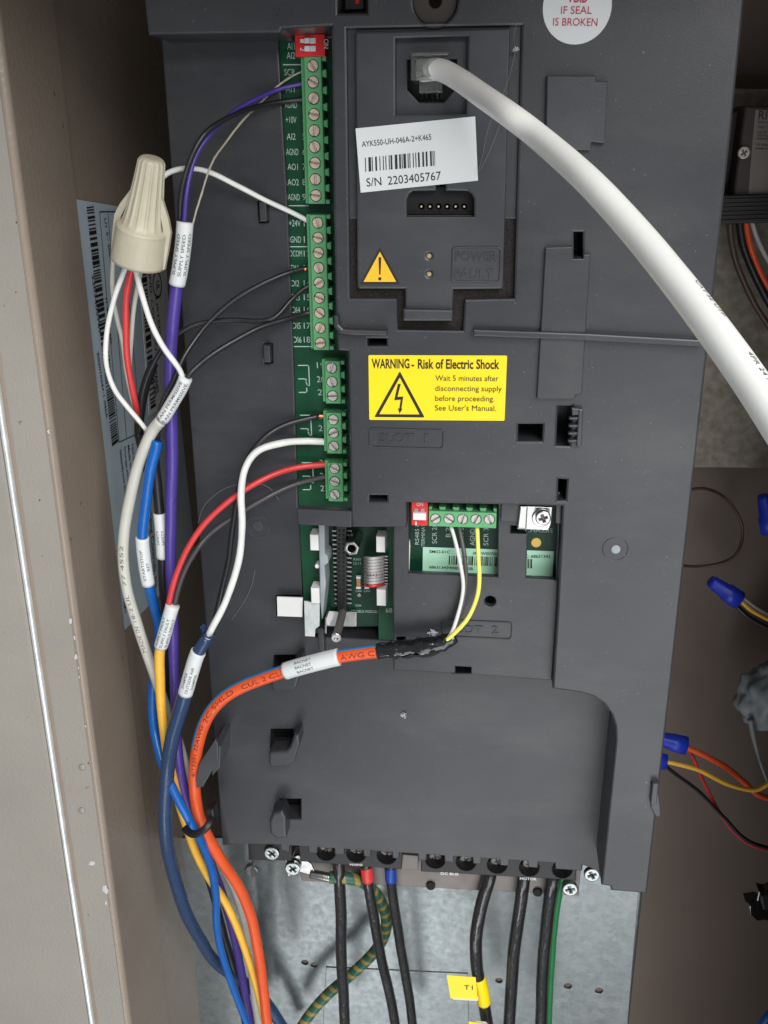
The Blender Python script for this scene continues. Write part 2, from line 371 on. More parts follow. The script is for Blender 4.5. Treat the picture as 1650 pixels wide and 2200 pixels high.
def wrap_text(name, path, items, r, material, parent, bold=0.):
    """items: (string, s start, s end, angle offset, cap height m); lettering bent round a cable"""
    if name == 'jacket_print' and len(items) > 1:
        return [wrap_text(name, path, [q], r, material, parent, bold) for q in items]
    V = []; Fc = []; n = 0
    for st, a, b, ang, ch in items:
        v, f, w = text_raw(st, bold); x = a+v[:, 0]/w*(b-a); an = ang+v[:, 1]/CAP*ch/r
        sg = 1 if b > a else -1; an = an*sg
        p, nn, bb = path.at(x); V.append(p+r*(np.cos(an)[:, None]*nn+np.sin(an)[:, None]*bb))
        Fc += [tuple(i+n for i in ff) for ff in f]; n += len(v)
    return mesh(name, np.concatenate(V), Fc, material, parent)
def wrap_patch(name, path, s0, s1, a0, a1, r, material, parent, na=8):
    n = max(3, int((s1-s0)/.0012)+1); S = np.linspace(s0, s1, n); p, nn, bb = path.at(S); vs = []; fs = []
    for i in range(n):
        for a in np.linspace(a0, a1, na): vs.append(p[i]+r*(math.cos(a)*nn[i]+math.sin(a)*bb[i]))
    for i in range(n-1):
        for k in range(na-1): fs.append((i*na+k, (i+1)*na+k, (i+1)*na+k+1, i*na+k+1))
    return mesh(name, vs, fs, material, parent, smooth=True)
def wr(path, w, i=None):          # cable radius from its width in the photo
    k = len(path.p)//2 if i is None else i; return w/2*depth(path.p[k])/F
# ---- PART1 END
# ================================================================== THE SETTING: the cabinet
XW = -0.1778                                    # inner face of the left cabinet wall
Z0, Z1 = -1.05, 0.16
def extrude_profile(name, prof, z0, z1, material, parent=None, kind='structure', smooth=False):
    vs = [(x, -h, z) for z in (z0, z1) for x, h in prof]; n = len(prof)
    fs = [(i, i+1, n+i+1, n+i) for i in range(n-1)]
    o = mesh(name, vs, fs, material, parent, smooth=smooth)
    if parent is None: o['kind'] = kind
    return o
HF = .011
def arc(cx, ch, r, a0, a1, n=7): return [(cx+r*math.cos(math.radians(a)), ch+r*math.sin(math.radians(a))) for a in np.linspace(a0, a1, n)]
flx = P(205, 2200, HF)[0]
prof = [(flx-.0005, HF)]+arc(XW-.0026, HF-.0026, .0026, 90, 0)+[(XW, -.0375), (XW-.0012, -.0383), (XW-.0012, -.26)]
side = extrude_profile('side_wall', prof, Z0, Z1, 'taupe2')
fl = extrude_profile('flange', [(flx-.0003, HF-.002), (flx-.0003, HF+.0006), (XW-.0028, HF+.0006), (XW-.0028, HF-.001)], Z0, Z1, 'taupe')
# bare metal edge beside the flange and the door return outside it
ex = flx; ew = .0024
extrude_profile('trim_edge', [(ex-ew, HF-.004)]+arc(ex-ew/2, HF+.0012, ew/2, 180, 0, 9)+[(ex, HF-.004)], Z0, Z1, 'edge', smooth=True)
extrude_profile('door_frame', [(ex-ew-.13, HF+.0035), (ex-ew-.0012, HF+.0035), (ex-ew-.0002, HF+.002), (ex-ew-.0002, HF-.01)], Z0, Z1, 'taupe')
extrude_profile('flange_seam', [(flx+.0002, HF+.0007), (flx+.0008, HF+.0013), (flx+.0014, HF+.0013), (flx+.002, HF+.0007)], Z0, Z1, 'taupe2')
XR = .300
extrude_profile('right_wall_shade_flange', [(XR-.146, HF), (XR, HF), (XR, -.26)], Z0, Z1, 'taupe2')  # unseen right side; front flange widened inward to shade the back wall
plate('shading_roof', [[(XW-.004, -.125), (XR, -.125), (XR, .225), (XW-.004, .225)]], 0, .002, 'brown', px=False)['kind'] = 'structure'  # unseen roof added with a deep overhang to darken the drive's top
rf = bpy.data.objects['shading_roof']; rf.rotation_euler = (math.radians(90), 0, 0); rf.location = ((XW+XR)/2, .050, .085)
plate('back_wall', [[(XW-.004, Z1), (XR, Z1), (XR, Z0), (XW-.004, Z0)]], -.225, .002, 'brown', px=False)['kind'] = 'structure'
for k, (x, y) in enumerate([(177, 1648), (176, 1741)]):
    p = P(x, y, HF+.0006)
    lathe('rivet', [(0, .0017), (.0004, .0016), (.0008, .0008), (.0009, .0001)], p, (0, -1, 0), 'taupe', fl, n=14)
def chip(cx, cy, w, hh, h, seed, parent):
    r = random.Random(seed); pts = []
    n = 11
    for i in range(n):
        a = 2*math.pi*i/n; q = .35+.65*r.random(); pts.append((cx+w*q*math.cos(a), cy+hh*q*math.sin(a)))
    return plate('paint_chip', [pts], h+.0001, .0001, 'dust', parent, bevel=.00001)
for k, (x, y, w, hh) in enumerate([(151, 1335, 4, 10), (160, 1370, 3, 8), (163, 1412, 3.5, 10), (168, 1435, 2.5, 5), (184, 1561, 2, 4), (197, 1855, 9, 5), (226, 1912, 8, 14), (228, 1940, 4, 7),
                                (104, 928, 4, 8), (170, 1455, 2, 5)]):
    chip(x, y, w, hh, HF+.0006, k, fl)
for k, (x, y, w, hh) in enumerate([(175, 1741, 3, 5), (35, 478, 1.5, 2), (34, 628, 1.5, 1.5), (85, 1075, 1.5, 2), (190, 1640, 1.5, 2)]):
    plate('grime_speck', [[(x-w, y-hh), (x+w, y-hh*.6), (x+w*.7, y+hh), (x-w*.8, y+hh*.7)]], HF+.0008, .0001, 'w_brown', fl, bevel=.00001)
# galvanised backplate and the mottled plate on the right
HG = -.09
gp = plate('galvanised_backplate', [[(200, 1800), (1380, 1800), (1374, 1900), (1344, 2260), (200, 2260)],
     *[[(x+r*math.cos(a), y+r*.75*math.sin(a)) for a in np.linspace(0, 2*math.pi, 14, endpoint=False)] for x, y, r in
       [(655, 2068, 7), (675, 2074, 7), (1072, 2107, 7), (1220, 2119, 8), (1287, 2129, 8), (802, 2115, 6)]]], HG, .0018, 'galv')
tag(gp, kind='structure')
extrude_profile('backplate_flange', [(P(1372, 1930, HG)[0]-.0005, HG-.0002)]+arc(P(1372, 1930, HG)[0], HG-.0025, .0023, 90, 0, 6)+[(P(1372, 1930, HG)[0]+.0023, HG-.04)], -.62, P(1372, 1700, HG)[2], 'galv', smooth=True)
HM = -.19
mp_ = plate('mottled_plate', [[(1380, 188), (1800, 192), (1790, 1006), (1380, 1004)]], HM, .002, 'mottle'); tag(mp_, kind='structure')
tb = plate('terminal_box', [[(700, 2078), (1005, 2092), (1010, 2280), (690, 2280)]], HG+.0006, .0008, 'galv', None, bevel=.0003)
tag(tb, 'dull grey metal box lid low on the galvanised plate behind the mains wires', 'box lid')

# ================================================================== THE MOTOR DRIVE
HL = -.026                                      # the lower cover behind the face
def castellate():
    base = lambda x: 1812+(x-545)*.066
    tabs = [(602, 622), (662, 682), (718, 740), (780, 797), (842, 858), (897, 917), (954, 976), (1015, 1035), (1073, 1095), (1133, 1157), (1192, 1252)]
    pts = [(478, 1816), (543, 1814)]
    for a, b in tabs: pts += [(a, base(a)), (a+1, base(a)+13), (b-1, base(b)+13), (b, base(b))]
    return pts+[(1292, base(1292)+14), (1330, base(1330)+14)]
drive = thing('motor_drive', 'large dark grey plastic motor drive housing with its front cover removed', 'motor drive', P(880, 1880, HL))
def rc(x0, y0, x1, y1): return [(x0, y0), (x1, y0), (x1, y1), (x0, y1)]
hookholes = [(588, 1408, 635, 1456), (581, 1567, 630, 1613), (600, 1717, 646, 1760)]
arcu = [(1187, 1480), (1215, 1484), (1248, 1489), (1275, 1497), (1298, 1512), (1314, 1534), (1322, 1560), (1323, 1590)]
U_out = [(300, -90), (318, 75), (602, 71), (606, 62), (712, 56), (717, 455), (722, 690), (726, 753), (748, 755), (754, 1098), (755, 1133), (873, 1133), (873, 1080), (1208, 1088), (1198, 1300)]+arcu+[(1292, 1902), (1311, 1905), (1313, 1914), (1390, 1920), (1439, 1490), (1493, 1000), (1548, 500), (1600, 0), (1609, -90)]
U_holes = [rc(726, -60, 789, 28), rc(790, 728, 830, 743), rc(794, 1065, 831, 1078), [(1233, 499), (1252, 499), (1252, 552), (1233, 554)],
           [(1199, 873), (1230, 873), (1223, 958), (1195, 957)], [(1114, 912), (1166, 912), (1164, 948), (1113, 948)], [(1200, 1030), (1218, 1031), (1215, 1075), (1198, 1075)],
           [(745, 62), (1120, 55), (1104, 641), (998, 643), (994, 710), (855, 708), (853, 641), (752, 641)]]
cc = uv(935, 2, 0); U_loops = [[uv(*q, 0) for q in lp] for lp in [U_out]+U_holes]+[circ(*cc, 48*mpp(935, 2, 0), 30)]
plate('front_cover', U_loops, 0, .0268, 'plastic', drive, bevel=.0009, px=False)
L_hole = [(597, 84), (790, 82), (810, 1100), (870, 1130), (870, 1376), (690, 1369), (660, 1366), (650, 1278), (646, 1140), (640, 1090), (630, 760), (618, 450)]
smio_hole = [(885, 1150), (1190, 1155), (1180, 1330), (885, 1330)]
L_out = [(343, 60), (480, 1816)][::-1]
L_loop = [(343, 40), (700, 30), (1500, 30), (1330, 1866)]
Lp = [(343, 40), (1560, 30), (1350, 1850)]+castellate()[::-1]+[(343+137*.5, 928)]
Lp = [(343, 40), (1560, 30), (1360, 1860)]+castellate()[::-1]
plate('lower_cover', [Lp, L_hole, rc(593, 1279, 651, 1322), [(553, 432), (575, 432), (577, 478), (556, 478)], [(566, 738), (585, 738), (586, 781), (568, 781)]]+[rc(*q) for q in hookholes]+[rc(972, 1424, 1018, 1446)], HL, .012, 'plastic', drive, bevel=.0006)
# chassis that carries the covers, seen through every opening
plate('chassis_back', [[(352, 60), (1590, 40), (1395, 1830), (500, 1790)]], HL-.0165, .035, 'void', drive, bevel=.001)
# bridge bar over the board
plate('bridge_bar', [rround([uv(636, 1093, -.0004), uv(756, 1098.5, -.0004), uv(756, 1134, -.0004), uv(640, 1127, -.0004)], .0008)], -.0004, .004, 'plastic', drive, bevel=.0006, px=False)
# ribs on the face
plate('rib', [[(717, 678), (726, 678), (728, 698), (737, 707), (760, 709), (831, 711), (831, 722), (754, 720), (729, 716), (717, 702)]], .0045, .0050, 'plastic', drive, bevel=.0006)
plate('rib', [[(1016, 708), (1262, 717), (1512, 731), (1511, 746), (1262, 732), (1017, 722)]], .0040, .0045, 'plastic', drive, bevel=.0006)
# blanking plates
plate('blanking_plate', [[(1175, 162), (1280, 162), (1280, 173), (1306, 175), (1300, 308), (1271, 305), (1269, 323), (1172, 322)]], .0030, .0035, 'plastic_mod', drive, bevel=.0004)
plate('blanking_plate', [[(1172, 532), (1231, 530), (1232, 556), (1253, 556), (1253, 547), (1269, 546), (1250, 847), (1236, 848), (1235, 858), (1153, 857)]], .0024, .0028, 'plastic', drive, bevel=.0004)
# comb latch beside its slot
plate('comb_latch', [rround([uv(1243, 878, .003), uv(1253, 880, .003), uv(1250, 960, .003), uv(1238, 961, .003)], .0006)], .003, .006, 'plastic_mod', drive, bevel=.0005, px=False)
plate('comb_latch', [[(1228, 877), (1246, 878), (1246, 892), (1229, 893)]], .0026, .002, 'plastic_mod', drive)
for k in range(4): plate('comb_tooth', [[(1222.5-k*.8, 897+k*16.2), (1243, 896+k*16.2), (1242, 903+k*16.2), (1222-k*.8, 903+k*16.2)]], .0026, .002, 'plastic_mod', drive, bevel=.0007)
# slot plate around the communication board
HS = -.0065
plate('slot_plate', [[(845, 1120), (866, 1120), (868, 1050), (1204, 1058), (1204, 1120), (1197, 1300), (1186, 1462), (1012, 1449), (1012, 1434), (978, 1432), (978, 1447), (845, 1440)],
     [(879, 1064), (1070, 1068), (1069, 1240), (877, 1231)], [(1135, 1068), (1197, 1070), (1195, 1246), (1131, 1242)],
     [(1053+12*math.cos(a), 1292+11*math.sin(a)) for a in np.linspace(0, 2*math.pi, 20, endpoint=False)],
     [(1098, 1130), (1133, 1131), (1132, 1147), (1097, 1146)], [(851, 1369), (896, 1367), (894, 1381), (851, 1384)]], HS, .003, 'plastic', drive, bevel=.0005)
plate('slot_bridge', [[(1077, 1080), (1134, 1082), (1132, 1123), (1075, 1121)]], HS+.003, .003, 'plastic', drive)
plate('slot_bridge', [[(1194, 1084), (1207, 1085), (1206, 1126), (1193, 1125)]], HS+.003, .003, 'plastic', drive)
plate('slot_guide', [[(1194, 1246), (1198, 1246), (1190, 1462), (1186, 1462)]], HS-.004, .018, 'plastic', drive)
# engraved frames and raised letters
def ring(name, x0, y0, x1, y1, h, wpx, parent, r=.0018, material='plastic'):
    a = rround(rect(x0, y0, x1, y1, h), r); b = rround(rect(x0+wpx, y0+wpx, x1-wpx, y1-wpx, h), r*.85)
    return plate(name, [a, b], h+.0003, .0009, material, parent, bevel=.0002, px=False)
rg1 = ring('raised_frame', 792, 921, 953, 963, .00025, 2.2, drive)
text('lettering', [('SLOT', (815, 950), (889, 950), 19), ('1', (912, 950), (920, 950), 19)], .0002, 'plastic', drive, ext=.034)
rg2 = ring('raised_frame', 948, 1333, 1100, 1371, HS+.00025, 2.2, drive)
text('lettering', [('SLOT', (966, 1359), (1037, 1361), 18), ('2', (1057, 1361), (1071, 1361), 18)], HS+.0002, 'plastic', drive, ext=.034)
text('lettering', [('U', (588, 37), (601, 37), 17)], .0002, 'plastic', drive, ext=.034)
# moulding marks
ej = disc('ejector_mark', 1322, 1180, 28, .0002, .0004, 'plastic', drive, hole=25.5)
disc('scuffed_pin', 1323, 1181, 10, .0004, .0006, 'putty', drive, n=13)
disc('ejector_mark', 553, 1132, 26, HL+.0002, .0004, 'plastic', drive, hole=23.5)
disc('scuffed_pin', 553, 1131, 12, HL+.0004, .0006, 'plastic_mod', drive, n=11)
# screw boss high on the face
disc('screw_boss', 935, 2, 48, -.004, .004, 'plastic_brown', drive, hole=14)
box('inner_jumper', 740, -20, 782, 22, -.010, .004, 'black', drive); box('inner_jumper', 762, -6, 772, 10, -.0095, .001, 'red', drive)
# hooks on the lower cover
for k, (dx, dy) in enumerate([(5, -163), (0, 0), (2, 151)]):
    pts = [(642, 1577), (644, 1600), (631, 1640), (622, 1648), (580, 1650), (577, 1640), (577, 1619), (583, 1616), (614, 1614), (622, 1606), (632, 1578)]
    if k == 2: pts = [(604, 1590), (612, 1606), (613, 1650), (592, 1652), (578, 1640), (576, 1615), (584, 1596)]
    plate('cable_hook', [[(x+dx, y+dy) for x, y in pts]], -.0165, .0095, 'plastic', drive, bevel=.0012)
plate('cable_clip', [[(462, 1589), (468, 1598), (469, 1633), (445, 1675), (436, 1691), (422, 1693), (421, 1671), (427, 1642), (449, 1609)]], -.006, .0022, 'plastic_mod', drive, bevel=.0004)
plate('cable_clip', [[(462, 1600), (474, 1604), (472, 1650), (455, 1668)]], -.0075, .030, 'plastic_mod', drive)
box('moulded_tab', 557, 434, 572, 476, HL+.004, .005, 'plastic', drive); box('moulded_tab', 566, 742, 580, 779, HL+.004, .005, 'plastic', drive)
box('side_clip', 1400, 1683, 1413, 1729, .003, .006, 'plastic_mod', drive); plate('side_clip', [[(1398, 1683), (1414, 1690), (1420, 1740), (1420, 1757), (1408, 1755), (1398, 1735)]], .001, .010, 'plastic_mod', drive, bevel=.0006)
plate('moulded_wall', [[(681, 1350), (695, 1350), (697, 1402), (685, 1402)]], -.020, .011, 'plastic', drive, bevel=.0006)
# ---- keypad socket module
mod = thing('keypad_socket', 'blue grey keypad socket block with network jack and warning triangle', 'socket', P(930, 690, 0))
plate('shelf', [[(735, 50), (1130, 45), (1122, 470), (740, 470)], [(785, 85), (1065, 80), (1060, 462), (790, 462)]], -.0022, .002, 'plastic', mod)
plate('gasket', [[(735, 455), (1125, 455), (1112, 655), (1005, 655), (1000, 720), (846, 720), (846, 655), (740, 655)], [(800, 462), (1050, 462), (1045, 600), (805, 600)]], -.0026, .002, 'foam', mod, bevel=.0008)
HB = .0012
pins = [(905+18.4*k, 444) for k in range(6)]
plate('body', [[(763, 68), (1096, 59), (1081, 616), (1078, 621), (974, 622), (972, 668), (870, 666), (870, 621), (771, 621), (767, 616)],
     [(850, 83), (1005, 79), (1001, 244), (850, 245)],
     [(874, 465), (874, 428), (880, 416), (888, 411), (937, 410), (937, 396), (957, 396), (957, 410), (1004, 411), (1013, 417), (1018, 428), (1018, 465)],
     [(922+6.5*math.cos(a), 549.5+6.5*math.sin(a)) for a in np.linspace(0, 6.283, 16, endpoint=False)],
     [(922+6.5*math.cos(a), 588.5+6.5*math.sin(a)) for a in np.linspace(0, 6.283, 16, endpoint=False)]], HB, .0062, 'plastic_mod', mod, bevel=.0008)
plate('latch_lip', [[(866, 664), (973, 666), (972, 690), (866, 690)]], HB+.003, .007, 'plastic_mod', mod, bevel=.0008)
plate('jack_face', [[(840, 76), (1010, 72), (1008, 250), (842, 252)], [(875, 128), (981, 127), (981, 187), (954, 220), (900, 220), (875, 193)]], -.0035, .002, 'plastic_mod', mod)
plate('jack_cavity', [[(845, 80), (1008, 78), (1005, 248), (845, 248)]], -.014, .001, 'black', mod)
plate('connector_back', [[(866, 400), (1026, 400), (1026, 475), (866, 475)], *[[(x+6.5*math.cos(a), y+6.5*math.sin(a)) for a in np.linspace(0, 6.283, 12, endpoint=False)] for x, y in pins]], -.0035, .0015, 'void', mod)
for x, y in pins: disc('pin', x, y, 3, -.0045, .003, 'screw', mod, n=10)
for y in (549.5, 588.5):
    c = P(922, y, -.001); lathe('status_lamp', [(0, .0011), (.001, .0011), (.0016, .0008), (.0018, .0001)], c, (0, -1, 0), 'led', mod, n=14)
ring('raised_frame', 970, 530, 1075, 606, HB+.00025, 2.2, mod, .0016, 'plastic_mod')
text('lettering', [('POWER', (978, 560), (1068, 561), 19), ('FAULT', (977, 597), (1060, 598), 19)], HB+.0002, 'plastic_mod', mod, ext=.034)
# ---- stickers
st = thing('warning_triangle_sticker', 'amber exclamation triangle sticker with black border on the socket block', 'sticker', P(816, 611, HB))
hs = HB+.0001
plate('triangle_border', [rround([uv(816, 531, hs), uv(860, 611, hs), uv(773, 611, hs)], .0006)], hs, .0001, 'ink', st, bevel=.00001, px=False)
plate('triangle_field', [[(816, 541), (851, 605.5), (781, 605.5)]], hs+.0001, .0001, 'amber', st, bevel=.00001)
plate('exclamation_mark', [[(813.2, 554), (816, 551.5), (819, 554), (817.6, 590), (814.4, 590)]], hs+.0002, .0001, 'ink', st, bevel=.00001)
disc('exclamation_dot', 816, 599, 3.6, hs+.0002, .0001, 'ink', st, bevel=.00001, n=14)
st = thing('serial_sticker', 'white serial number sticker with barcode stuck slightly tilted on socket block', 'sticker', P(900, 400, HB))
sheet('paper', [(764, 276), (1021, 250), (1027, 388), (775, 414)], HB+.0001, 'paper', st)
text('lettering', [('AYK550-UH-046A-2+K465', (778, 316), (927, 300), 11.5), ('S/N', (788, 401), (820, 398), 17), ('2203405767', (834, 397), (948, 386), 17)], HB+.0004, 'ink', st)
barcode('barcode', [(784, 339), (934, 324), (935, 356), (785, 369)], HB+.0004, 'ink', st, 34, 3)
st = thing('shock_warning_sticker', 'bright yellow electric shock warning sticker on the drive face', 'sticker', P(940, 902, 0))
plate('sheet', [rround([uv(791.5, 763, .0002), uv(1089.6, 764, .0002), uv(1084, 904, .0002), uv(793.5, 902, .0002)], .0006)], .0002, .0002, 'yellow', st, bevel=.00001, px=False)
text('headline', [('WARNING', (799, 791), (880, 791), 20), ('-', (884, 791), (890, 791), 18), ('Risk of Electric Shock', (898, 791.5), (1073, 792.5), 20)], .0004, 'ink', st, bold=.022)
text('lettering', [('Wait 5 minutes after', (935.5, 818), (1071, 819), 12), ('disconnecting supply', (935, 840), (1078, 841), 12), ('before proceeding.', (935, 861.5), (1062, 862.5), 12), ("See User's Manual.", (934.5, 882), (1066, 883), 12)], .0004, 'ink', st)
plate('triangle_outline', [rround([uv(859, 797.5, .0003), uv(912.5, 897, .0003), uv(804, 896, .0003)], .0007), [uv(859, 811, .0003), uv(901.5, 890.5, .0003), uv(815, 890, .0003)]], .0003, .0001, 'ink', st, bevel=.00001, px=False)
plate('lightning_bolt', [[(855, 825), (861, 825), (854, 853), (866.5, 852), (862.5, 878), (864.5, 878.5), (858.5, 889), (855, 877.5), (858, 878), (861, 858.5), (847, 860)]], .0004, .0001, 'ink', st, bevel=.00001)
st = thing('seal_sticker', 'round white warranty seal sticker with red print at top of drive', 'sticker', P(1240, 87, 0))
disc('disc', 1240, 15, 73, .0002, .0002, 'paper', st, n=48, bevel=.00001)
text('lettering', [('IF SEAL', (1205, 30), (1271, 30), 15), ('IS BROKEN', (1188, 55), (1283, 56), 15)], .0004, 'ink_red', st)
text('headline', [('VOID', (1219, 5), (1262, 5), 16)], .0004, 'ink_red', st, bold=.03)

# ================================================================== CONTROL BOARD with its terminals
HP = -.0288
board = thing('control_board', 'long green control circuit board with screw terminals down the left recess', 'circuit board', P(680, 1095, HP))
bd = plate('board', [[(580, 70), (760, 62), (800, 1092), (775, 1130), (620, 1120)]], HP, .0016, 'pcb', board, bevel=.0002)
def line_strip(segs, h, w_px, name, parent, material='silk'):
    V = []; Fc = []
    for sg in segs:
        for a, b in zip(sg[:-1], sg[1:]):
            A = np.array(uv(*a, h)); B = np.array(uv(*b, h)); d = (B-A)/np.linalg.norm(B-A); n = np.array([-d[1], d[0]])*w_px/2*mpp(*a, h)
            A = A-d*np.linalg.norm(n); B = B+d*np.linalg.norm(n); k = len(V)
            V += [(q[0], -h, q[1]) for q in (A+n, B+n, B-n, A-n)]; Fc.append((k, k+1, k+2, k+3))
    return mesh(name, V, Fc, material, parent)
hp = HP+.0002
SK = [('AI1', 617, 633, 106), ('AI2', 616, 634, 126), ('SCR', 611, 634, 162), ('AI1', 614, 633, 198), ('AGND', 612, 638, 232), ('+10V', 614, 637, 264), ('AI2', 616, 635, 300), ('AGND', 615, 641, 333),
      ('AO1', 618, 640, 365), ('AO2', 618, 642, 398), ('AGND', 619, 644, 430), ('+24V', 621, 646, 486), ('GND', 624, 647, 521), ('DCOM', 623, 649, 551), ('DI1', 625, 641, 582), ('DI2', 626, 643, 615), ('DI3', 627, 644, 645), ('DI4', 628, 645, 672), ('DI5', 629, 646, 706), ('DI6', 630, 648, 736)]
it = [(s, (a, y), (b, y+.3), 13) for s, a, b, y in SK]
it += [(n, (650, y), (650+7*len(n), y), 13) for n, y in zip('1 2 3 4 5 6 7 8 9'.split(), (162, 198, 232, 264, 300, 333, 365, 398, 430))]
it += [(n, (653, y), (667, y), 13) for n, y in zip('10 11 12 13 14 15 16 17 18'.split(), (486, 521, 551, 582, 615, 645, 672, 706, 736))]
it += [(n, (681+x, y), (698+x, y), 13) for n, x, y in (('19', 0, 791), ('20', 0, 821), ('21', 2, 849), ('22', 3, 900), ('23', 4, 926), ('24', 5, 955), ('25', 6, 1000), ('26', 7, 1028), ('27', 8, 1055))]
text('silkscreen_lettering', it, hp, 'silk', bd)
rel = [[(641, 785), (663, 785), (665, 829), (660, 827), (657, 820), (658, 814), (642, 814)], [(643, 843), (659, 843), (659, 834)]]
segs = [[(x+dx, y+dy) for x, y in sg] for dx, dy in ((0, 0), (4.5, 107), (8.5, 209)) for sg in rel]
segs += [[(614, 442), (662, 442)], [(622, 530), (662, 530)], [(631, 744.5), (668, 744.5)], [(609, 139), (650, 139)]]
line_strip(segs, hp, 2.2, 'silkscreen_lines', bd)
HT = -.0215                                    # front of the terminal blocks
def screw_mesh():
    r, k = .00205, .00040; V = []; Fc = []
    def add(vs, fs): 
        n = len(V); V.extend([tuple(v) for v in vs]); Fc.extend([tuple(i+n for i in f) for f in fs])
    a0 = math.asin(k/r)
    for sg in (1, -1):
        pts = [(r*math.cos(a), sg*r*math.sin(a)) for a in np.linspace(a0, math.pi-a0, 12)]
        add(*[(lambda v, f: (lift(v, -.0007), f))(*shape_mesh([pts], .0014, .00014))][0])
    v, f = shape_mesh([circ(0, 0, r*.98, 20)], .0006, .0001); add(lift(v, -.0016), f)
    me = bpy.data.meshes.new('slotted_screw'); me.from_pydata(V, [], Fc); me.update(); return me
SM = screw_mesh(); SM.materials.append(M['screw']); SM2 = SM.copy(); SM2.materials.clear(); SM2.materials.append(M['screw_n'])
def screws(blk, pts, h, me, rpx):
    for i, (x, y) in enumerate(pts):
        o = link('screw', me, P(x, y, h), None, blk); o.rotation_euler = (0, random.uniform(0, 3.14), 0)
        s = rpx*mpp(x, y, h)/.00205; o.scale = (s, s, s)
def tblock(parent, x0t, x1t, x0b, x1b, yt, yb, scr, rpx, me, xbl, xtr, name='terminal_block'):
    x0 = (x0t+x0b)/2; x1 = (x1t+x1b)/2; h = HT; ym = (yt+yb)/2
    uL = np.mean([P(x0t, yt, h)[0], P(x0b, yb, h)[0]]); uR = np.mean([P(x1t, yt, h)[0], P(x1b, yb, h)[0]]); vT = P(x0, yt, h)[2]; vB = P(x0, yb, h)[2]
    holes = [circ(uv(x, y, h)[0], uv(x, y, h)[1], (rpx+1.2)*mpp(x, y, h), 20) for x, y in scr]
    b = plate(name, [[(uL, vT), (uR, vT), (uR, vB), (uL, vB)]]+holes, h, .0035, 'tgreen', parent, bevel=.0004, px=False)
    # lower body behind the front strip, stepped out on the wire side
    uW = uL-.0018
    for nm, a, bb_, hh, th in (('lower_body', uW, uR-.0006, h-.0033, .0098),):
        plate(nm, [[(a, vT), (bb_, vT), (bb_, vB), (a, vB)]], hh, th, 'tgreen', b, bevel=.0003, px=False)
    # key teeth on the far side
    n = len(scr); pitch = (vT-vB)/n
    for k in range(n+1):
        c = vT-k*pitch; t0 = min(vT, c+pitch*.26); t1 = max(vB, c-pitch*.26); e = pitch*.08
        a, d = uR+.0001, uR+.0017
        lp = [(a, t0-e), (d, t0), (d, t1), (a, t1+e)] if t0 != vT and t1 != vB else [(a, t0), (d, t0), (d, t1), (a, t1)]
        plate('key_tooth', [lp], h-.0010, .006, 'tgreen', b, bevel=.0002, px=False)
    screws(b, scr, h-.0002, me, rpx)
    return b
def lerp_pts(a, b, n): return [(a[0]+(b[0]-a[0])*i/(n-1), a[1]+(b[1]-a[1])*i/(n-1)) for i in range(n)]
tblock(board, 653, 691, 662, 697, 121, 438, lerp_pts((671.6, 141), (678, 420), 9), 11.4, SM, 648, 703)
tblock(board, 665, 700.5, 673, 706, 461.5, 752, lerp_pts((682, 478.5), (688, 737), 9), 10.9, SM, 660, 712)
tblock(board, 697, 729.5, 700, 733, 775.5, 867, lerp_pts((712, 790.5), (714, 851), 3), 10.9, SM2, 691, 738)
tblock(board, 701, 733, 702, 735, 887, 974.5, lerp_pts((715.4, 902), (716.5, 959), 3), 10.6, SM2, 695, 739)
tblock(board, 704, 735.6, 705, 738, 995, 1077, lerp_pts((718.5, 1007), (719, 1062.5), 3), 10.5, SM2, 699, 742)
dip = box('dip_switch', 634, 74, 698, 121, HT+.001, .013, 'red', board, bevel=.0002)
for y in (87.5, 104.5):
    box('slider_slot', 654, y-6, 678, y+6, HT+.0012, .0004, 'slider', dip); box('slider', 654, y-6.5, 665, y+5, HT+.0026, .002, 'white', dip, bevel=.0002)
text('lettering', [('1', (645, 84), (645, 92), 10), ('2', (645, 101), (645, 110), 10)], HT+.0013, 'ink_white', dip); text('lettering', [('ON', (696, 84), (696, 104), 10)], HT+.0013, 'ink_white', dip)

# ---- fieldbus corner of the board
fb = thing('fieldbus_board', 'green fieldbus connector board with black pin header and ribbon cable', 'circuit board', P(745, 1370, HP))
b2 = plate('board', [[(640, 1122), (860, 1125), (865, 1345), (700, 1348), (700, 1330), (650, 1300)]], HP-.0018, .0016, 'pcb_dark', fb, bevel=.0002)
plate('edge_board', [[(643, 1121), (690, 1123), (692, 1360), (656, 1362)]], HP+.0045, .0016, 'pcb', fb, bevel=.0002)
plate('edge_board', [[(811, 1124), (848, 1126), (850, 1376), (813, 1374)]], HP+.0045, .0016, 'pcb', fb, bevel=.0002)
plate('guide_rail', [[(684, 1126), (697, 1127), (698, 1190), (704, 1196), (705, 1210), (697, 1216), (700, 1255), (697, 1290), (692, 1332), (688, 1300), (686, 1220)]], HP+.011, .011, 'putty', fb, bevel=.0006)
for q in ((666, 1149, 684, 1183), (668, 1264, 686, 1297), (808, 1153, 827, 1187), (809, 1267, 829, 1302)): box('plastic_post', *q, HP+.012, .011, 'white', fb, bevel=.0004)
disc('plastic_pin', 681, 1217, 5, HP+.009, .005, 'white', fb, n=14); box('gold_contact', 686, 1222, 690, 1250, HP+.0055, .003, 'gold', fb)
hd = plate('pin_header', [[(722, 1129), (744, 1130), (744, 1316), (725, 1316)]], HP+.0062, .0075, 'black', fb, bevel=.0003)
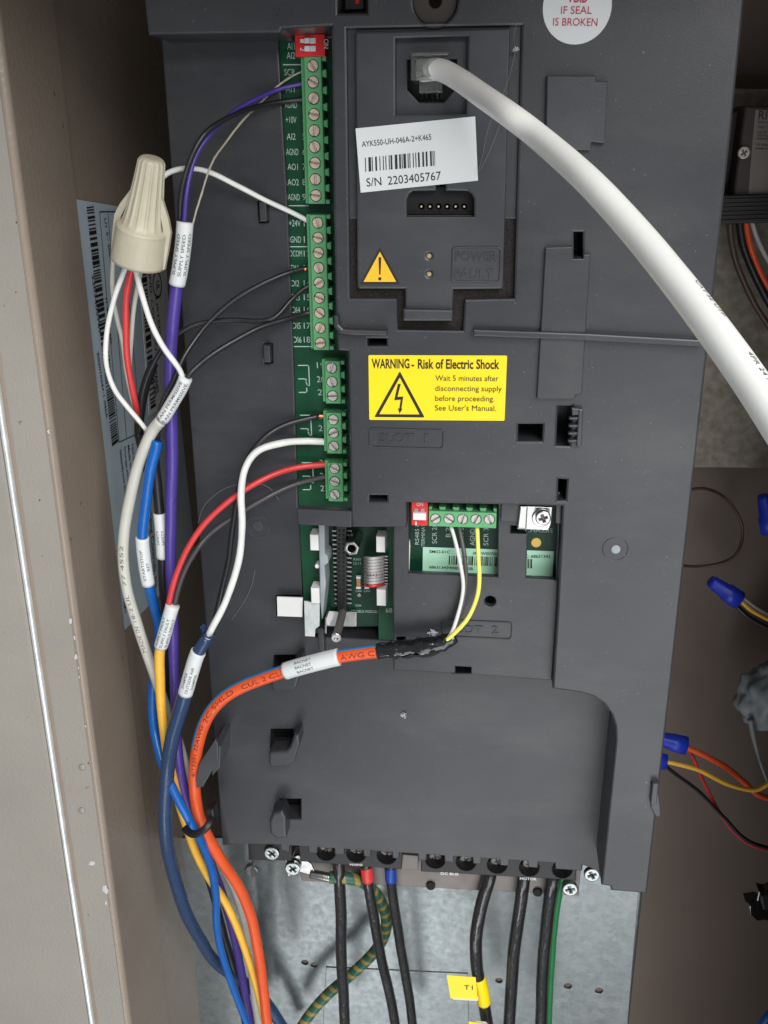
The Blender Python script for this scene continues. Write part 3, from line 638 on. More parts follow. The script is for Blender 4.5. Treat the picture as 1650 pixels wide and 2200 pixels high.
for k in range(17):
    y = 1141+k*9.7
    for x0, x1 in ((713+k*.35, 724), (742, 755)):
        if 1165 < y < 1195 and x0 > 730: continue
        box('pin', x0, y-1.9, x1, y+1.9, HP+.0012, .0016, 'steel', fb, bevel=.0002)
    for x in (728.5, 738): box('socket_hole', x-2.2, y-2.4, x+2.2, y+2.4, HP+.0065, .0004, 'void', hd, bevel=.00002)
def hexnut(name, px, py, rpx, h, thick, parent, rot=.2):
    c = uv(px, py, h); r = rpx*mpp(px, py, h); lp = [(c[0]+r*math.cos(rot+i*math.pi/3), c[1]+r*math.sin(rot+i*math.pi/3)) for i in range(6)]
    return plate(name, [lp, circ(*c, r*.5, 18)], h, thick, 'steel', parent, bevel=.0005, px=False)
so = hexnut('standoff', 755, 1179, 17, HP+.013, .014, fb); disc('standoff_bore', 755, 1179, 9, HP+.004, .001, 'chrome', so)
pr = Path([P(737, 1312, HP+.004), P(730, 1340, HP+.016), P(723, 1368, HP+.028)]); sp = tube('angled_standoff', pr, .0021, 'chassis', fb, ns=6)
lathe('standoff_end', [(0, .0023), (.0012, .0023), (.0014, .0019), (.0014, .0011), (.0004, .0009)], pr.p[-1], pr.t[-1], 'steel', sp, n=12, smooth=False)
plate('metal_plate', [rround([uv(706, 1313, HP+.0005), uv(766, 1314, HP+.0005), uv(766, 1347, HP+.0005), uv(704, 1346, HP+.0005)], .0009)], HP+.0005, .0008, 'steel', fb, px=False)
for x in (770, 788):
    box('capacitor', x-4.5, 1243, x+4.5, 1264, HP+.0006, .0016, 'tancap', fb)
    for y in (1241.5, 1263.5): box('capacitor_end', x-5, y-2.2, x+5, y+2.2, HP+.0008, .0018, 'white', fb, bevel=.0002)
text('silkscreen_lettering', [('FIELDBUS MODULE', (755, 1316), (812, 1317), 6.5), ('C440', (764, 1272), (777, 1272), 5), ('C450', (782, 1272), (795, 1272), 5), ('X304', (763, 1303), (776, 1303), 5), ('R203', (760, 1204), (775, 1204), 5), ('12-11', (760, 1213), (775, 1213), 6)], HP-.0015, 'silk', b2)
text('edge_number', [('68', (829, 1316), (843, 1316), 11)], HP+.0048, 'silk', fb)
disc('test_point', 771, 1279, 4.5, HP-.0015, .0004, 'steel', fb, n=14)
# ribbon cable: ten bonded strands with one red edge
for k in range(10):
    y = 1196+k*6.5; hh = HP
    pr = wire([(783+k*.2, y+5, hh), (786, y+2, hh+.008), (796, y+4+k*.05, hh+.0135), (812, y+3, hh+.012), (826, y, hh+.0072)], .0008)
    tube('ribbon_strand', pr, 3.4*mpp(800, y, hh+.01), 'w_red' if k == 9 else 'w_ribbon', fb, ns=10, flat=.45)
    box('solder_pin', 824, y-1.8, 834, y+1.8, HP+.0075, .0016, 'steel', fb, bevel=.0003)
pr = wire([(786, 1252, HP+.0145), (826, 1248, HP+.0135)]); 
text('ribbon_print', [('2643  1', (787, 1238), (822, 1240), 8)], HP+.0168, 'ink', fb)
# earthing clips
ec = thing('earth_clip', 'bright bent metal earthing clip at lower left of the board opening', 'metal clip', P(640, 1366, HL))
sheet('tongue', [(596, 1281), (651, 1283), (650, 1324), (597, 1322)], HL+.004, 'white', ec, .0008)  # metal tongue coloured white to stand in for blown-out glare
plate('bracket', [[(653, 1292), (672, 1294), (687, 1298), (686, 1345), (677, 1352), (676, 1368), (655, 1367)]], HL+.007, .001, 'edge', ec, bevel=.0002)  # pale colour imitates the same glare on the metal bracket
plate('bracket_edge', [[(698, 1327), (702, 1327), (701, 1362), (697, 1360)]], HL+.008, .01, 'steel', ec, bevel=.0002)

# ---- communication board in the second slot
cb = thing('communication_board', 'small green communication board with five screw terminal and pale barcode label', 'circuit board', P(1000, 1235, HS-.010))
HC = HS-.010
b3 = plate('board', [[(868, 1060), (1215, 1068), (1208, 1256), (866, 1246)]], HC, .0016, 'pcb_dark', cb, bevel=.0002)
HT2 = HS+.002
x0, x1 = 921, 1066.5
scr = lerp_pts((935.6, 1115), (1051.3, 1116.3), 5)
h = HT2; uL, uR = P(x0, 1115, h)[0], P(x1, 1115, h)[0]; vT, vB = P(993, 1100, h)[2], P(993, 1133, h)[2]
b = plate('terminal_block', [[(uL, vT), (uR, vT), (uR, vB), (uL, vB)]]+[circ(*uv(x, y, h), 11.6*mpp(x, y, h), 20) for x, y in scr], h, .0035, 'tgreen', cb, bevel=.0003, px=False)
plate('lower_body', [[(uL, vT-.0004), (uR, vT-.0004), (uR, vB-.0008), (uL, vB-.0008)]], h-.0033, .0085, 'tgreen', b, bevel=.0003, px=False)
pt = (uR-uL)/5
for k in range(6):
    c = uL+k*pt; t0, t1 = max(uL, c-pt*.26), min(uR, c+pt*.26); e = pt*.07
    plate('key_tooth', [[(t0+(e if t0 > uL else 0), vT+.0001), (t0, vT+.0016), (t1, vT+.0016), (t1-(e if t1 < uR else 0), vT+.0001)]], h-.001, .006, 'tgreen', b, bevel=.0002, px=False)
screws(b, scr, h-.0002, SM2, 10.5)
d2 = box('dip_switch', 884, 1072, 919, 1129, HT2+.0005, .008, 'red', cb, bevel=.0002)
for x in (894, 908): box('slider_slot', x-4, 1093, x+4, 1107, HT2+.0007, .0003, 'putty', d2, bevel=.00005)
box('slider', 887, 1103, 915, 1118, HT2+.0026, .002, 'white', d2, bevel=.0003)
text('lettering', [('ON', (895, 1087), (909, 1087), 8), ('1', (892, 1128), (895.5, 1128), 8)], HT2+.0008, 'ink_white', d2)
hc = HC+.0002
text('silkscreen_lettering', [('SCR 28', (938.5, 1168), (938.5, 1126), 10.5), ('B 29', (968, 1154), (968, 1126), 10.5), ('A 30', (996, 1154), (996, 1126), 10.5), ('AGND 31', (1020, 1172), (1020.5, 1122), 10.5), ('SCR 32', (1049, 1172), (1049.5, 1126), 10.5),
     ('RS485 BUS', (900, 1170), (900.5, 1108), 8.5), ('TERMINATION', (912.5, 1174), (913, 1108), 7.5), ('CHASSIS', (1128, 1143), (1187, 1144), 10)], hc, 'silk', b3)
sheet('label', [(908.6, 1175), (1190, 1184), (1187, 1238), (908, 1227)], hc, 'paper_g', cb)
lb = hc+.0003
text('label_lettering', [('SMIO-01C', (922.5, 1188), (967, 1189), 6.5), ('SN: W00700', (1016, 1191.5), (1069, 1193), 6.5), ('68631343W007000SB', (922, 1221), (1016, 1225), 6.5), ('C: 68631343', (1128, 1198), (1182, 1199), 7)], lb, 'ink', cb, bold=.012)
barcode('label_barcode', [(965, 1194), (1090, 1197), (1089, 1217), (964, 1213)], lb, 'ink', cb, 46, 9); barcode('label_barcode', [(1120, 1200), (1143, 1201), (1143, 1221), (1120, 1220)], lb, 'ink', cb, 10, 4)
disc('gold_pad', 1152, 1166, 11, hc, .0003, 'gold', cb, n=22); disc('etched_logo', 889, 1187, 15, hc, .0001, 'pcb', cb, n=22, hole=12)
plate('plastic_edge', [[(876, 1161), (880, 1163), (881, 1175), (879, 1228), (875, 1228)]], HC+.004, .002, 'white', cb)
cs = thing('earth_clamp', 'shiny chassis clamp with cross head screw beside the pale green label', 'metal clamp', P(1150, 1140, HS))
plate('bent_plate', [[(1115, 1087), (1187, 1090), (1184, 1126), (1178, 1140), (1111, 1137)]], HT2+.001, .001, 'steel', cs, bevel=.0003)
plate('bent_plate', [[(1117, 1088), (1134, 1088), (1131, 1137), (1111, 1136)]], HT2+.0035, .0012, 'steel', cs, bevel=.0006)
PHC = {}
def phillips(name, px, py, rpx, h, parent, material='chrome', rot=.3, axis_tilt=0):
    r = rpx*mpp(px, py, h); c = uv(px, py, h); k = r*.10; q = r*.48; o = []
    for i in range(4):
        a = rot+i*math.pi/2; d = np.array([math.cos(a), math.sin(a)]); n = np.array([-d[1], d[0]]); C_ = np.array(c)
        o += [tuple(C_+d*k*1.0-n*k), tuple(C_+d*q-n*k*.8), tuple(C_+d*q+n*k*.8)]
    s = plate(name, [circ(*c, r, 24), o], h, r*.55, material, parent, bevel=r*.15, px=False)
    plate('screw_recess', [circ(*c, r*.8, 16)], h-r*.4, r*.15, 'chassis' if material != 'black' else 'void', s if parent is not None and parent.parent is None else parent, px=False)
    return s
disc('washer', 1163, 1114, 20, HT2+.002, .001, 'steel', cs); phillips('clamp_screw', 1167, 1114, 16.5, HT2+.006, cs, 'steel', .35)
# ---- PART2 END
# ================================================================== POWER TERMINALS under the lower cover
HK = -.040
pt_ = thing('power_terminals', 'black power terminal row with screws along the bottom of the drive', 'terminal row', P(940, 1890, HK))
def pblock(pts, wells, nm='terminal_strip'):
    hl = [[(x+21*math.cos(a), y+19*math.sin(a)) for a in np.linspace(0, 6.283, 22, endpoint=False)] for x, y in wells]
    return plate(nm, [pts]+hl, HK, .016, 'black', pt_, bevel=.0005)
pblock([(638, 1790), (866, 1805), (862, 1868), (856, 1868), (645, 1851)], [(700, 1830), (765, 1834), (831, 1838)])
pblock([(905, 1805), (1245, 1828), (1236, 1892), (1190, 1889), (904, 1873)], [(935, 1847), (1001, 1852), (1068, 1858), (1137, 1864), (1208, 1868)])
pblock([(532, 1780), (628, 1785), (626, 1850), (534, 1848)], [], 'corner_block')
for x, y in [(700, 1826), (765, 1830), (831, 1833), (935, 1844), (1001, 1849), (1068, 1852), (1137, 1857), (1208, 1862)]: phillips('terminal_screw', x, y, 14, HK-.007, pt_, 'screw_n', random.random())
plate('earth_rail', [[(630, 1820), (1250, 1850), (1243, 1925), (1110, 1917), (870, 1905), (648, 1893)]], HK-.012, .003, 'chassis', pt_, bevel=.0005)
plate('rail_boss', [[(864, 1836), (900, 1839), (898, 1870), (862, 1868)]], HK-.004, .01, 'chassis', pt_)
for x, y in ((925, 1905), (1155, 1919)): disc('rail_hole', x, y, 10, HK-.0105, .002, 'void', pt_)
text('lettering', [('MAINS', (752, 1859.5), (779, 1860.5), 5.5), ('DC BUS', (947, 1879), (985, 1881), 6.5), ('MOTOR', (1117, 1890), (1153, 1891.5), 6.5)], HK+.0002, 'ink_white', pt_, bold=.02)
for nm, lab, x, y, r, h in [('fixing_screw', 'bright cross head screw at the lower right corner of the drive', 1272, 1881, 17, HK+.004), ('fixing_screw', 'flat cross head screw beside the green wire at the chassis edge', 1225, 1912, 17, HK-.006),
                        ('fixing_screw', 'small zinc screw in the dark corner left of the mains terminals', 583, 1835, 17, HK+.002), ('fixing_screw', 'zinc screw holding the earth lug below the drive', 628, 1868, 17, HK-.002)]:
    t = thing(nm, lab, 'screw', P(x, y, h), 'zinc screws along the bottom of the drive'); phillips('head', x, y, r, h, t, 'chrome', random.random())
    c = P(x, y, h); lathe('shank', [(0, .0016), (.012, .0016)], c+np.array([0, .0015, 0]), (0, 1, 0), 'chrome', t, n=10)
t = thing('plate_rivet', 'round pressed fixing on the galvanised plate left of the earth lug', 'rivet', P(540, 1876, HG), 'zinc screws along the bottom of the drive')
disc('dome', 540, 1873, 15, HG+.002, .002, 'galv', t, bevel=.0008); line_strip([[(540, 1862), (541, 1884)]], HG+.0023, 5, 'slot', t, 'chassis')
lug = thing('earth_lug', 'crimped metal ring lug marked 62 on the ground wire', 'cable lug', P(690, 1880, HK-.008))
plate('ring', [[(612, 1846), (640, 1838), (668, 1856), (676, 1872), (668, 1880), (644, 1874), (618, 1884)]], HK-.0055, .001, 'steel', lug)
pl = Path([P(668, 1877, HK-.006), P(694, 1882, HK-.005), P(722, 1888, HK-.005)]); tube('barrel', pl, 10*mpp(690, 1880, HK), 'steel', lug)
text('stamp', [('62', (688, 1887), (706, 1889), 9)], HK-.0005, 'ink_grey', lug)

# ================================================================== WIRES
def simple(name, label, pts, w, material, ns=12, group=None, cat='wire', caps=True):
    p = wire(pts); return tag(tube(name, p, wr(p, w), material, ns=ns, caps=caps), label, cat, group), p
def cable(name, label, cat='cable', loc=None, group=None): return thing(name, label, cat, loc, group)
def sleeve(parent, path, a, b, w, lines, rev=True, cap=.0017, offs=None, flat=.8, mat_='paper', margin=.12):
    s0, s1 = sorted((path.frac(*a), path.frac(*b))); k = int(np.argmin(abs(path.S-(s0+s1)/2))); r = w/2*depth(path.p[k])/F
    o = tube('marker_sleeve', path, r, mat_, parent, s0, s1, ns=22, flat=1., caps=True, seed=3, rough=.02)
    n = len(lines); items = []; L = s1-s0
    for i, (st, f0, f1) in enumerate(lines):
        cap = .00125; ang = ((n-1)/2-i)*cap*1.75/r-cap*.5/r
        if offs: ang += offs
        x0, x1 = s0+L*f0, s0+L*f1
        items.append((st, x0, x1, ang, cap))
    if items: wrap_text('lettering', path, items, r+.00012, 'ink_grey', o, bold=.004)
    return o
# ---- white network cable with its clear plug
zs = [(906, 152, 44), (945, 150, 46), (985, 170, 47), (1035, 205, 49), (1095, 247, 52), (1160, 297, 54), (1262, 387, 60), (1362, 494, 65), (1455, 607, 70), (1545, 725, 75), (1625, 838, 79), (1720, 985, 84)]
D_ETH = 46*depth(P(930, 150, .004))/F
pe = Path([PZ(x, y, F*D_ETH/w) if i > 1 else P(x, y, -.002+.005*i) for i, (x, y, w) in enumerate(zs)], kink=0)
nc = cable('network_cable', 'thick white network cable sweeping from the jack to the right edge', 'cable', pe.p[0])
tube('jacket', pe, D_ETH/2, 'w_cable', nc, ns=24)
a = pe.frac(1590, 790); b_ = pe.frac(1720, 985)
wrap_text('jacket_print', pe, [('CAT 5E UTP', a-.026, a-.012, 1.0, .0011), ('4PR 24 AWG', a, a+.014, .8, .0012)], D_ETH/2+.0001, 'ink_grey', nc)
pg = thing('network_plug', 'clear plastic network plug seated in the jack of the socket block', 'plug', P(925, 170, -.01))
box('body', 882, 112, 966, 172, .003, .016, 'clear', pg, bevel=.0006); box('latch', 900, 172, 950, 200, -.002, .004, 'clear', pg, bevel=.0006); box('strain_relief', 893, 126, 955, 165, .0045, .002, 'clear', pg, bevel=.0006)
box('tab', 884, 112, 964, 119, .0055, .003, 'clear', pg, bevel=.0004)
for x, m_ in ((907, 'w_brown'), (916, 'w_grey'), (927, 'pcb'), (939, 'w_grey'), (948, 'w_brown')): box('conductor', x-2.5, 184, x+2.5, 214, -.0125, .002, m_, pg)
# ---- tan wire nut with its wires
nut = thing('tan_wire_nut', 'large ribbed tan wire nut hanging over the blue grey label', 'wire nut', P(298, 565, .02))
top, bot = P(327, 338, .026), P(297, 562, .018); ax = bot-top; Ln = np.linalg.norm(ax); mz = depth(top)/F
nutp = [(0, 14), (.004, 21), (.015, 25.5), (.04, 27.5), (.2, 30.5), (.36, 34.5), (.50, 38.5), (.58, 42), (.625, 48), (.65, 56), (.66, 59.5), (.675, 58.5), (.70, 58.5), (.85, 60), (.97, 62), (1.0, 61.5), (1.0, 55), (.8, 48)]
ribs = lambda a, d: 1+(.085*max(0, math.cos(a*15))**.6 if Ln*.03 < d < Ln*.61 else 0)
lathe('shell', [(t*Ln, r*mz*1.0) for t, r in nutp], top, ax, 'tan', nut, n=160, ribs=ribs)
e1 = np.cross(ax/Ln, np.array([0, -1., 0])); e1 /= np.linalg.norm(e1)
for sg in (1, -1):
    A = top+ax*.36; B = top+ax*.995; w0 = 36*mz; q = []
    for f, o1, o2 in ((.32, 30, 34), (.5, 40, 56), (.62, 50, 66), (.8, 54, 66), (.99, 56, 64)):
        c = top+ax*f; q.append((c+e1*sg*o1*mz, c+e1*sg*o2*mz))
    th = np.array([0, -.0016, 0]); vs = []; fs = []
    for a1, a2 in q: vs += [a1+th, a2+th*.6, a2-th*.6, a1-th]
    for i in range(len(q)-1):
        for k in range(4): fs.append((i*4+k, i*4+(k+1) % 4, i*4+4+(k+1) % 4, i*4+4+k))
    fs += [(0, 1, 2, 3), tuple(len(vs)-4+k for k in (3, 2, 1, 0))]; mesh('wing', vs, fs, 'tan', nut)
simple('white_wire', 'white wire curving from the tan wire nut to the 24 volt terminal', [(335, 400, .008), (358, 373, .004), (400, 362, -.004), (450, 369, -.012), (510, 398, -.018), (570, 430, -.022), (630, 458, -.0265), (672, 480, -.0275)], 11, 'w_white')
simple('white_wire', 'leftmost white wire below the tan nut, bowed out to the left', [(280, 545, .018), (270, 575, .017), (246, 640, .014), (229, 710, .012), (228, 780, .011), (245, 835, .008), (272, 872, .004), (300, 905, 0), (325, 938, -.004)], 11, 'w_white')
simple('white_wire', 'white wire behind the leftmost pair, crossing under the red wire', [(246, 530, .012), (243, 570, .010), (243, 630, .006), (252, 685, .002), (264, 735, -.002), (271, 800, -.004), (285, 860, -.008), (306, 915, -.012)], 10, 'w_dull')
simple('red_wire', 'red wire hanging straight down from the tan wire nut', [(287, 550, .018), (283, 580, .017), (272, 640, .013), (270, 720, .010), (274, 780, .007), (284, 835, .003), (292, 870, -.002), (296, 905, -.010)], 14, 'w_red')
simple('white_wire', 'dull white wire half hidden just right of the red wire', [(306, 550, .012), (302, 580, .010), (290, 650, .006), (283, 720, .002), (279, 780, -.002), (283, 850, -.008), (300, 910, -.014)], 10, 'w_dull')
pw, _p = simple('white_wire', 'white wire from the tan nut down to the fan permissive marker', [(288, 545, .020), (291, 572, .019), (302, 625, .017), (325, 695, .014), (352, 747, .011), (378, 782, .008), (391, 805, .006), (391, 830, .004)], 12.5, 'w_white')
# ---- purple cable
pp = wire([(398, 470, .004), (394, 520, .004), (386, 580, .003), (379, 620, .002), (371, 700, 0), (366, 800, -.003), (368, 900, -.004), (370, 1000, -.005), (367, 1100, -.006), (366, 1200, -.008), (371, 1300, -.010), (373, 1400, -.012), (377, 1500, -.014), (381, 1600, -.016), (391, 1680, -.018), (410, 1740, -.020), (432, 1800, -.026), (462, 1880, -.040), (490, 1960, -.052), (517, 2080, -.060), (545, 2240, -.066)])
pc = cable('purple_cable', 'purple cable running down the left side with supply speed marker', 'cable', pp.p[-1])
tube('jacket', pp, wr(pp, 26, 60), 'w_purple', pc, pp.frac(380, 600), pp.L, ns=16)
sleeve(pc, pp, (398, 480), (380, 612), 36, [('SUPPLY SPEED', .82, .18), ('SUPPLY SPEED', .82, .18), ('SUPPLY SPEED', .80, .16)], cap=.0016)
for nm, pts, w, m_ in (('conductor', [(395, 500, .004), (396, 475, .004), (402, 405, .003), (418, 340, 0), (448, 292, -.004), (498, 243, -.012), (560, 208, -.020), (605, 190, -.025), (662, 177, -.0275)], 10.5, 'w_purple'),
                   ('conductor', [(386, 500, .003), (386, 475, .003), (390, 410, .004), (407, 347, .003), (440, 288, 0), (492, 252, -.008), (552, 229, -.018), (610, 218, -.025), (664, 212, -.0275)], 12, 'w_black'),
                   ('drain_wire', [(412, 500, .003), (415, 477, .003), (430, 425, .002), (455, 352, -.004), (484, 308, -.010), (522, 258, -.016), (560, 220, -.022), (592, 188, -.024), (625, 165, -.026), (662, 148, -.0275)], 4.5, 'w_bare')):
    p = wire(pts); tube(nm, p, wr(p, w), m_, pc, ns=10, rough=.5 if m_ == 'w_bare' else 0)
# ---- black input wires
simple('black_wire', 'black wire from terminal 13 arching down to the marker bundle', [(668, 576, -.0275), (652, 577, -.0265), (610, 590, -.022), (560, 612, -.018), (505, 643, -.015), (455, 685, -.012), (425, 722, -.009), (395, 768, -.004), (370, 825, 0), (348, 868, .001), (340, 910, .001), (338, 955, -.002)], 11, 'w_black')
simple('black_wire', 'black wire from terminal 14 that loops left behind the purple cable', [(672, 610, -.0275), (650, 622, -.026), (622, 648, -.022), (593, 680, -.018), (560, 690, -.017), (500, 688, -.017), (440, 693, -.016), (398, 708, -.014), (355, 740, -.012), (325, 790, -.010), (306, 850, -.010), (300, 930, -.012)], 11, 'w_black')
simple('black_wire', 'black wire from terminal 16 sweeping into the fan permissive marker', [(676, 668, -.0275), (655, 674, -.0265), (610, 688, -.020), (560, 704, -.014), (505, 732, -.008), (455, 762, -.002), (420, 790, .003), (404, 808, .005), (390, 835, .004)], 12, 'w_black')
simple('black_wire', 'thick black wire at the left gap beside the white barcode label', [(330, 780, -.022), (312, 830, -.020), (303, 880, -.018), (298, 930, -.018), (310, 980, -.018), (325, 1040, -.018)], 20, 'w_black')
co = thing('copper_strand', 'frayed copper strand end at terminal 13', 'wire end', P(655, 578, -.026), 'bare copper ends'); p = wire([(650, 577, -.0262), (662, 579, -.0268)]); tube('strand', p, wr(p, 9), 'copper', co, ns=8, rough=.4)
# ---- fan permissive marker on the grey cable
gcp = wire([(401, 806, .006), (390, 832, .005), (372, 862, .004), (350, 898, .003), (330, 922, .001), (312, 960, 0), (296, 1005, -.001), (281, 1062, -.002), (268, 1130, -.003), (265, 1200, -.004), (275, 1272, -.006), (294, 1340, -.008), (316, 1405, -.011), (338, 1465, -.015), (360, 1530, -.020), (385, 1600, -.024), (412, 1700, -.028), (440, 1780, -.032), (478, 1855, -.040), (506, 1915, -.050), (530, 2000, -.056), (546, 2130, -.062), (562, 2240, -.064)])
gc = cable('grey_cable', 'grey white cable below the tan nut with fan permissive marker', 'cable', gcp.p[-1])
tube('jacket', gcp, wr(gcp, 23.5, 90), 'w_dull', gc, gcp.frac(345, 905), gcp.L, ns=16)
sleeve(gc, gcp, (398, 812), (350, 900), 29, [('FAN PERMISSIVE', .99, .05), ('FAN PERMISSIVE', .98, .06)], cap=.0019)
s = gcp.frac(266, 1150); wrap_text('jacket_print', gcp, [('MADE IN', gcp.frac(318, 1395), gcp.frac(300, 1340), 0, .0017), ('18-2 UL', gcp.frac(292, 1330), gcp.frac(278, 1270), 0, .0015), ('77 4552', gcp.frac(272, 1255), gcp.frac(266, 1170), 0, .0016)], wr(gcp, 23.5, 90)+.0001, 'ink_grey', gc)
# ---- blue cable
bp = wire([(338, 948, .001), (333, 970, .001), (322, 1012, .001), (313, 1080, 0), (306, 1150, -.001), (311, 1205, -.002), (319, 1255, -.003), (330, 1300, -.010), (340, 1345, -.017), (338, 1400, -.020), (328, 1480, -.020), (330, 1560, -.018), (349, 1640, -.010), (379, 1710, -.006), (409, 1766, -.006), (432, 1808, -.012), (453, 1860, -.022), (463, 1920, -.030), (466, 1990, -.036), (480, 2060, -.042), (502, 2125, -.048), (545, 2235, -.054)])
bc = cable('blue_cable', 'bright blue cable with start stop return marker', 'cable', bp.p[-1])
rb = wr(bp, 23, 40); tube('jacket', bp, rb, 'w_blue', bc, ns=16, rad=lambda t: 1-.12*t)
sleeve(bc, bp, (306, 1154), (319, 1252), 28.5, [('START/STOP', .86, .22), ('RET', .68, .50)], cap=.0021)
# ---- black safety cable
sp_ = wire([(328, 960, -.010), (336, 1030, -.010), (342, 1100, -.010), (347, 1150, -.010), (350, 1200, -.012), (352, 1260, -.018), (356, 1330, -.024), (356, 1450, -.026), (372, 1560, -.030), (395, 1680, -.034), (425, 1800, -.040), (452, 1900, -.052), (480, 2000, -.060), (512, 2120, -.066), (535, 2240, -.068)])
sc_ = cable('black_cable', 'black cable with white safety marker behind the blue cable', 'cable', sp_.p[-1])
tube('jacket', sp_, wr(sp_, 22, 15), 'w_black', sc_, ns=14)
sleeve(sc_, sp_, (342, 1102), (349, 1196), 27.5, [('SAFETY', .66, .34), ('SAFETY', .66, .34), ('SAFETY', .64, .36)], cap=.0020, offs=-.15)
# ---- yellow cable with fault marker
yp = wire([(371, 1300, .002), (362, 1330, .002), (350, 1372, .001), (343, 1400, 0), (344, 1450, -.003), (347, 1520, -.007), (356, 1600, -.012), (374, 1680, -.015), (394, 1755, -.018), (420, 1828, -.026), (452, 1890, -.034), (490, 1950, -.038), (522, 2025, -.042), (548, 2110, -.046), (580, 2235, -.050)])
yc = cable('yellow_cable', 'yellow cable with supply fault marker in the left bundle', 'cable', yp.p[-1])
tube('jacket', yp, wr(yp, 22, 30), 'w_yellow', yc, yp.frac(346, 1385), yp.L, ns=16, rad=lambda t: 1-.1*t)
sleeve(yc, yp, (370, 1300), (344, 1387), 30, [('SUPPLY FAULT', .94, .24), ('SUPPLY FAULT', .94, .24), ('SUPPLY FAULT', .92, .24)], cap=.0019)
for nm, pts, w, m_ in (('conductor', [(361, 1312, .002), (364, 1290, .002), (377, 1238, .002), (402, 1180, .001), (443, 1122, -.003), (510, 1064, -.009), (578, 1023, -.015), (640, 1004, -.022), (712, 997, -.0275)], 13, 'w_red'),
                   ('conductor', [(374, 1315, .001), (377, 1290, 0), (390, 1245, -.002), (416, 1192, -.005), (452, 1146, -.010), (505, 1108, -.014), (570, 1070, -.019), (640, 1039, -.025), (714, 1020, -.0275)], 11.5, 'w_thin')):
    p = wire(pts); tube(nm, p, wr(p, w), m_, yc, ns=12)
# ---- navy cable with damper marker
np_ = wire([(452, 1356, .004), (440, 1378, .004), (424, 1405, .004), (410, 1448, .004), (397, 1492, .003), (386, 1530, .001), (372, 1580, -.002), (361, 1645, -.006), (355, 1720, -.008), (358, 1800, -.012), (373, 1880, -.020), (400, 1960, -.032), (428, 2015, -.044), (470, 2072, -.060), (560, 2140, -.070), (610, 2210, -.074), (630, 2240, -.076)])
nv = cable('navy_cable', 'thick navy blue cable with torn end and outside air damper marker', 'cable', np_.p[-1])
tube('jacket', np_, wr(np_, 31, 40), 'w_navy', nv, np_.frac(446, 1368), np_.L, ns=18, rad=lambda t: .80+.25*min(1, t*9))
c = np_.p[0]; fr = np_.at(np_.frac(448, 1364)); r0 = wr(np_, 31, 20)*.8; vs = []; fs = []; rr = random.Random(4)
for i in range(17):
    a = 2*math.pi*i/16; d = math.cos(a)*fr[1]+math.sin(a)*fr[2]; t = np_.t[3]
    vs += [fr[0]+r0*d, fr[0]+r0*(1.25+.35*rr.random())*d-t*(.0012+.0022*rr.random())+fr[2]*-.0008]
for i in range(16): fs.append((2*i, 2*i+1, 2*i+3, 2*i+2))
mesh('torn_sheath', vs, fs, 'w_navy', nv)
sleeve(nv, np_, (426, 1402), (399, 1488), 33, [('DAMPER', .80, .44), ('OUTSIDE AIR', .90, .28), ('DAMPER', .80, .44)], cap=.0021, offs=-.05)
for nm, pts, w, m_ in (('conductor', [(444, 1375, .004), (455, 1350, .004), (488, 1285, .003), (513, 1205, .001), (520, 1130, -.001), (517, 1060, -.004), (527, 1005, -.008), (556, 967, -.014), (608, 951, -.020), (655, 948, -.025), (712, 950, -.0275)], 15.5, 'w_white'),
                   ('conductor', [(462, 1330, -.014), (475, 1275, -.014), (490, 1205, -.013), (500, 1135, -.012), (513, 1055, -.012), (533, 985, -.014), (570, 938, -.017), (620, 910, -.022), (684, 894, -.027)], 12.5, 'w_black')):
    p = wire(pts); tube(nm, p, wr(p, w), m_, nv, ns=14)
p = wire([(680, 894, -.0268), (700, 893, -.0275)]); tube('bare_end', p, wr(p, 11), 'copper', nv, ns=9, rough=.5)
# ---- orange network cable with tape and its three conductors
op = wire([(970, 1376, .0015), (930, 1388, .002), (890, 1393, .002), (850, 1396, .002), (812, 1400, .002), (770, 1405, .002), (728, 1411, .002), (670, 1425, .002), (612, 1442, .001), (560, 1460, 0), (510, 1481, -.001), (472, 1507, -.002), (444, 1543, -.003), (427, 1590, -.006), (419, 1650, -.011), (421, 1720, -.013), (434, 1772, -.014), (467, 1835, -.020), (510, 1900, -.028), (539, 1970, -.034), (556, 2050, -.038), (566, 2130, -.042), (580, 2240, -.046)])
oc = cable('orange_cable', 'orange field bus cable with BACNET marker curving across the lower cover', 'cable', op.p[-1])
ro = wr(op, 27.5, 90); s_t = op.frac(818, 1400)
tube('jacket', op, ro, 'w_orange', oc, s_t-.004, op.L, ns=18)
wrap_patch('blue_stripe', op, s_t-.003, op.frac(425, 1600), -1.62, -.72, ro+.00012, 'w_sky', oc)
sa = op.frac(480, 1500); so_ = op.frac(600, 1446)
wrap_text('jacket_print', op, [('4/13201 22AWG', op.frac(419, 1660), op.frac(440, 1552), -.1, .0019), ('2C SHLD', op.frac(445, 1543), op.frac(510, 1485), -.35, .0022), ('CUL 2 CL', op.frac(528, 1474), op.frac(606, 1444), -.50, .0022), ('AWG C', op.frac(735, 1410), op.frac(808, 1402), -.6, .0024)], ro+.00012, 'print_brown', oc)
sleeve(oc, op, (729, 1411), (613, 1441), 38, [('BACNET', .74, .44), ('BACNET', .74, .44), ('BACNET', .73, .43)], cap=.0017)
tp = thing('tape_wrap', 'crumpled glossy black electrical tape wrapped round the orange cable end', 'tape', P(890, 1400, 0))
tpath = wire([(980, 1368, .001), (950, 1381, .002), (920, 1389, .002), (880, 1393, .002), (845, 1396, .002), (811, 1400, .002)])
rt = ro*1.12
def trad(t): return .62+.50*min(1, t*4)-.10*t+.07*math.sin(t*19)+.05*math.sin(t*41+1)
